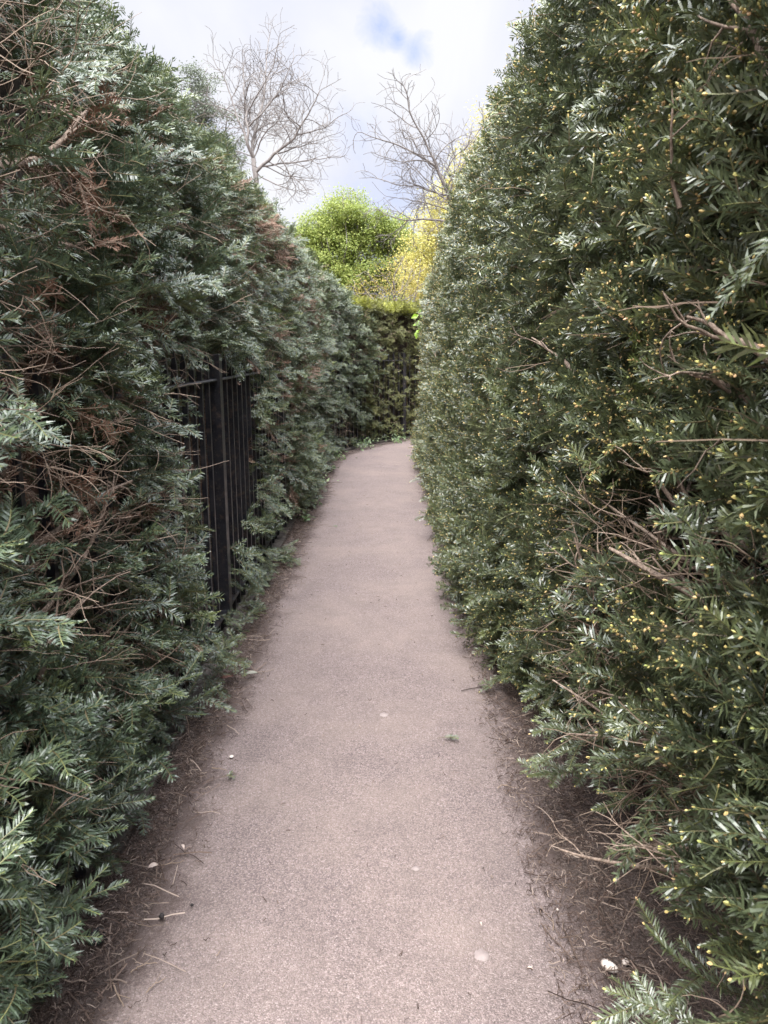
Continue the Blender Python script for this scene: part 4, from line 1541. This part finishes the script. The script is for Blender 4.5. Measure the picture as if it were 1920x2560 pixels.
def bare_tree(label, trunk, limbs, seed, rtip, mat, step=.11, power=2.75, kid=(.17, .20, .26), lens=(.50, .55, .6)):
    """scaffold limbs, then three generations of sinuous twigs"""
    R = np.random.default_rng(seed)
    nodes = [np.array(p, float) for p in trunk]
    par = [-1] + list(range(len(trunk) - 1))
    gen = []
    for ln in limbs:
        a = len(nodes)
        limb_nodes(nodes, par, [ln], step, R)
        gen.append((a, len(nodes)))
    up = np.array([0, 0, 1.])
    for g_ in range(3):
        nxt = []
        for a, b in gen:
            L_ = (b - a)
            if L_ < 3:
                continue
            total = L_ * step
            i = a + (2 if g_ == 0 else 1) + R.integers(0, 2)
            sd_ = R.choice([-1, 1])
            while i < b:
                t = (i - a) / L_
                d0 = unit(nodes[i] - nodes[par[i]])
                ln = max(.22, total * lens[g_] * (1.15 - .75 * t) * R.uniform(.55, 1.25))
                ln = min(ln, (1.9, 1.1, .55)[g_])
                ref = unit(np.cross(d0, R.normal(0, 1, 3) * [.5, 1, .3] + [0, 1.3 * sd_, 0]))
                sd_ = -sd_
                an = math.radians(R.uniform(28, 58))
                d = unit(d0 * math.cos(an) + ref * math.sin(an))
                k, c0 = i, len(nodes)
                bend = R.normal(0, .10, 3)
                for q_ in range(max(2, int(ln / step))):
                    d = unit(d + bend + R.normal(0, .17, 3) + up * .035)
                    nodes.append(nodes[k] + d * step * R.uniform(.85, 1.1))
                    par.append(k)
                    k = len(nodes) - 1
                nxt.append((c0, len(nodes)))
                i += max(1, int(R.exponential(kid[g_] / step * .75) + .6))
        gen = nxt
    t = thing('bare_tree', label, 'tree', trunk[0])
    nodes, par = np.array(nodes), np.array(par)
    gt, gb, tips, _ = tree_tubes(nodes, par, rtip, power)
    gt.build('trunk', mat, t, smooth=True)
    gb.build('crown', mat, t, smooth=True)
    print('bare tree nodes', len(nodes))
    return t, tips


def dens_line(a, b, n):
    return [np.asarray(a, float) + (np.asarray(b, float) - np.asarray(a, float)) * i / (n - 1) for i in range(n)]


# left bare tree, 22 m off
D1 = 22.0
q = lambda px, py, D=D1: on_y(px, py, D)
tr = dens_line((q(650, 700)[0], D1, 0), q(640, 430), 30)
LL = [[(640, 430), (625, 370), (628, 300), (645, 200), (640, 60)], [(640, 430), (672, 400), (735, 350), (785, 270), (812, 190)], [(690, 388), (780, 350), (860, 318)], [(628, 380), (590, 290), (560, 200), (520, 120)], [(624, 350), (604, 240), (590, 80)],
      [(634, 250), (680, 180), (705, 80)], [(650, 415), (740, 405), (850, 385)], [(640, 440), (700, 468), (790, 490)], [(628, 310), (690, 240), (740, 130)], [(745, 338), (800, 320), (880, 262)], [(600, 310), (545, 270), (500, 210)], [(660, 420), (720, 440), (800, 440)],
      [(640, 420), (600, 400), (550, 360)], [(755, 320), (760, 240), (745, 190)]]
bare_tree('wide leafless tree with fine grey twigs standing behind the shaggy hedge', tr, [[q(*a) for a in l] for l in LL], 3, .0048, M_TREEBARK, power=2.6, kid=(.14, .15, .17), lens=(.48, .62, .75))
# right bare tree, leaning left
D2 = 18.0
q2 = lambda px, py: on_y(px, py, D2)
tr = dens_line((q2(1230, 880)[0], D2, 0), q2(1150, 560), 30)
LL = [[(1150, 560), (1120, 490), (1085, 410), (1050, 350), (1020, 290), (1010, 225)], [(1085, 410), (1020, 375), (950, 355), (885, 335)], [(1120, 490), (1050, 465), (980, 450), (905, 420)], [(1150, 560), (1080, 545), (1000, 545), (925, 505)], [(1035, 325), (985, 285), (930, 270)],
      [(1055, 355), (1080, 300), (1100, 235)], [(1100, 440), (1125, 380), (1140, 330)], [(1020, 290), (1060, 250), (1090, 215)], [(1135, 530), (1060, 505), (960, 490)], [(1090, 420), (1060, 400), (1000, 410), (930, 385)], [(1120, 490), (1150, 430), (1170, 380)]]
bare_tree('leafless grey tree leaning over the path from behind the budding hedge', tr, [[q2(*a) for a in l] for l in LL], 5, .0044, M_TREEBARK, step=.09, power=2.6, kid=(.13, .15, .18), lens=(.44, .58, .7))


def leafy_tree(name, label, cat, trunk, ells, natt, step, di, dk, seed, rtip, leafmat, nleaf, size, spread, barkmat, clump=900, power=2.3):
    R = np.random.default_rng(seed)
    att = in_ellipsoids(natt, ells, R)
    nodes, par = colonise(att, None, step, di, dk, seed, trunk)
    t = thing(name, label, cat, trunk[0])
    gt, gb, tips, _ = tree_tubes(nodes, par, rtip, power)
    gt.build('trunk', barkmat, t, smooth=True)
    gb.build('branches', barkmat, t, smooth=True)
    cc = in_ellipsoids(clump, ells, R)
    base = cc[rng.integers(0, len(cc), nleaf)]
    P = base + rng.normal(0, spread, (nleaf, 3)) * np.array([1, 1, .6])
    c = np.mean(att, 0)
    Nn = unit(P - c) * .6 + np.array([0, 0, .8])
    key = (base[:, 0] * 7.3 + base[:, 2] * 5.1) % 1
    leaf_cloud(P, Nn, rng.uniform(size * .7, size * 1.3, nleaf), leafmat, 'crown', t, rng.normal(.5, .2, nleaf) + .3 * (key - .5))
    return t


M_GREEN = tint_mat('spring_leaf', [(0, (.15, .21, .05)), (.5, (.28, .34, .085)), (1, (.43, .46, .14))], .5, .35, .4)
M_YELLOW = tint_mat('yellow_leaf', [(0, (.38, .35, .09)), (.5, (.54, .50, .15)), (1, (.66, .62, .27))], .5, .35, .35)
M_TAN = tint_mat('catkin', [(0, (.28, .22, .06)), (.5, (.46, .38, .10)), (1, (.5, .45, .16))], .6, .3, .3)
M_PINE = tint_mat('pine_needles', [(0, (.10, .12, .085)), (1, (.22, .25, .18))], .6, .3, .3)
D3 = 30.0
q3 = lambda px, py: on_y(px, py, D3)
ells = [(*q3(866, 530), 1.02, 1.0, .86), (*q3(825, 580), .85, 1.0, .8), (*q3(940, 595), .95, 1., .85), (*q3(868, 650), 1.75, 1.5, 1.2), (*q3(1020, 655), 1.3, 1.2, 1.15), (*q3(975, 585), .8, 1.0, .7), (*q3(765, 610), .6, .9, .7), (*q3(770, 650), 1.0, 1.1, 1.05), (*q3(815, 590), .95, 1.0, .9), (*q3(900, 745), 2.7, 1.6, 1.0), (*q3(865, 560), 1.0, 1.1, .9)]
_R = np.random.default_rng(77)
for _k in range(16):
    _c = q3(868 + _R.uniform(-115, 125), 620 + _R.uniform(-110, 90))
    _t = max(0., (620 - 500) / 120)
    if abs(_c[0] - q3(868, 0)[0]) < 1.25 + .9 * (8.1 - _c[2]) / 3.5 and _c[2] < 7.55:
        ells.append((_c[0], _c[1] - .6, _c[2], _R.uniform(.35, .6), .5, _R.uniform(.3, .5)))
leafy_tree('leafy_tree', 'rounded bright spring green tree beyond the end of the hedges', 'tree', dens_line((q3(880, 700)[0], D3, 0), q3(872, 760), 9), ells, 3600, .18, 1.4, .24, 8, .010, M_GREEN, 115000, .075, .20, M_TREEBARK, 900)
D4 = 25.0
q4 = lambda px, py: on_y(px, py, D4)
ells = [(*q4(1180, 430), .70, .8, .9), (*q4(1205, 320), .42, .4, .8), (*q4(1130, 520), .9, 1., .9), (*q4(1090, 600), 1.05, 1.1, 1.0), (*q4(1200, 560), 1.2, 1.2, 1.5), (*q4(1060, 690), 1.0, 1.1, .9), (*q4(1180, 720), 1.8, 1.2, 1.1)]
leafy_tree('leafy_tree', 'airy yellow blossoming tree rising behind the budding hedge', 'tree', dens_line((q4(1190, 700)[0], D4, 0), q4(1180, 760), 8), ells, 2000, .15, 1.2, .22, 9, .008, M_YELLOW, 52000, .065, .19, M_TREEBARK, 800)
D5 = 20.0
q5 = lambda px, py: on_y(px, py, D5)
ells = [(*q5(960, 720), 1.0, .8, .65), (*q5(1040, 720), .8, .8, .7), (*q5(890, 745), .5, .6, .35), (*q5(1020, 660), .5, .6, .4)]
leafy_tree('budding_shrub', 'twiggy tan budding shrub showing just over the bronze hedge', 'shrub', dens_line((q5(990, 700)[0], D5, 0), q5(990, 800), 8), ells, 900, .1, .9, .17, 10, .007, M_TAN, 2600, .04, .10, M_TREEBARK, 400)
# pine behind the left tree
D6 = 27.0
q6 = lambda px, py: on_y(px, py, D6)
ells = [(*q6(505, 200), .6, .7, .7), (*q6(540, 300), .8, .8, .7), (*q6(480, 260), .9, .9, 1.0), (*q6(560, 390), .8, .8, .9), (*q6(470, 420), 1.4, 1.2, 1.4)]
leafy_tree('pine_tree', 'grey green pine half hidden behind the wide leafless tree', 'tree', dens_line((q6(480, 400)[0], D6, 0), q6(482, 420), 12), ells, 420, .2, 1.6, .36, 11, .012, M_PINE, 20000, .07, .15, M_TREEBARK, 200)
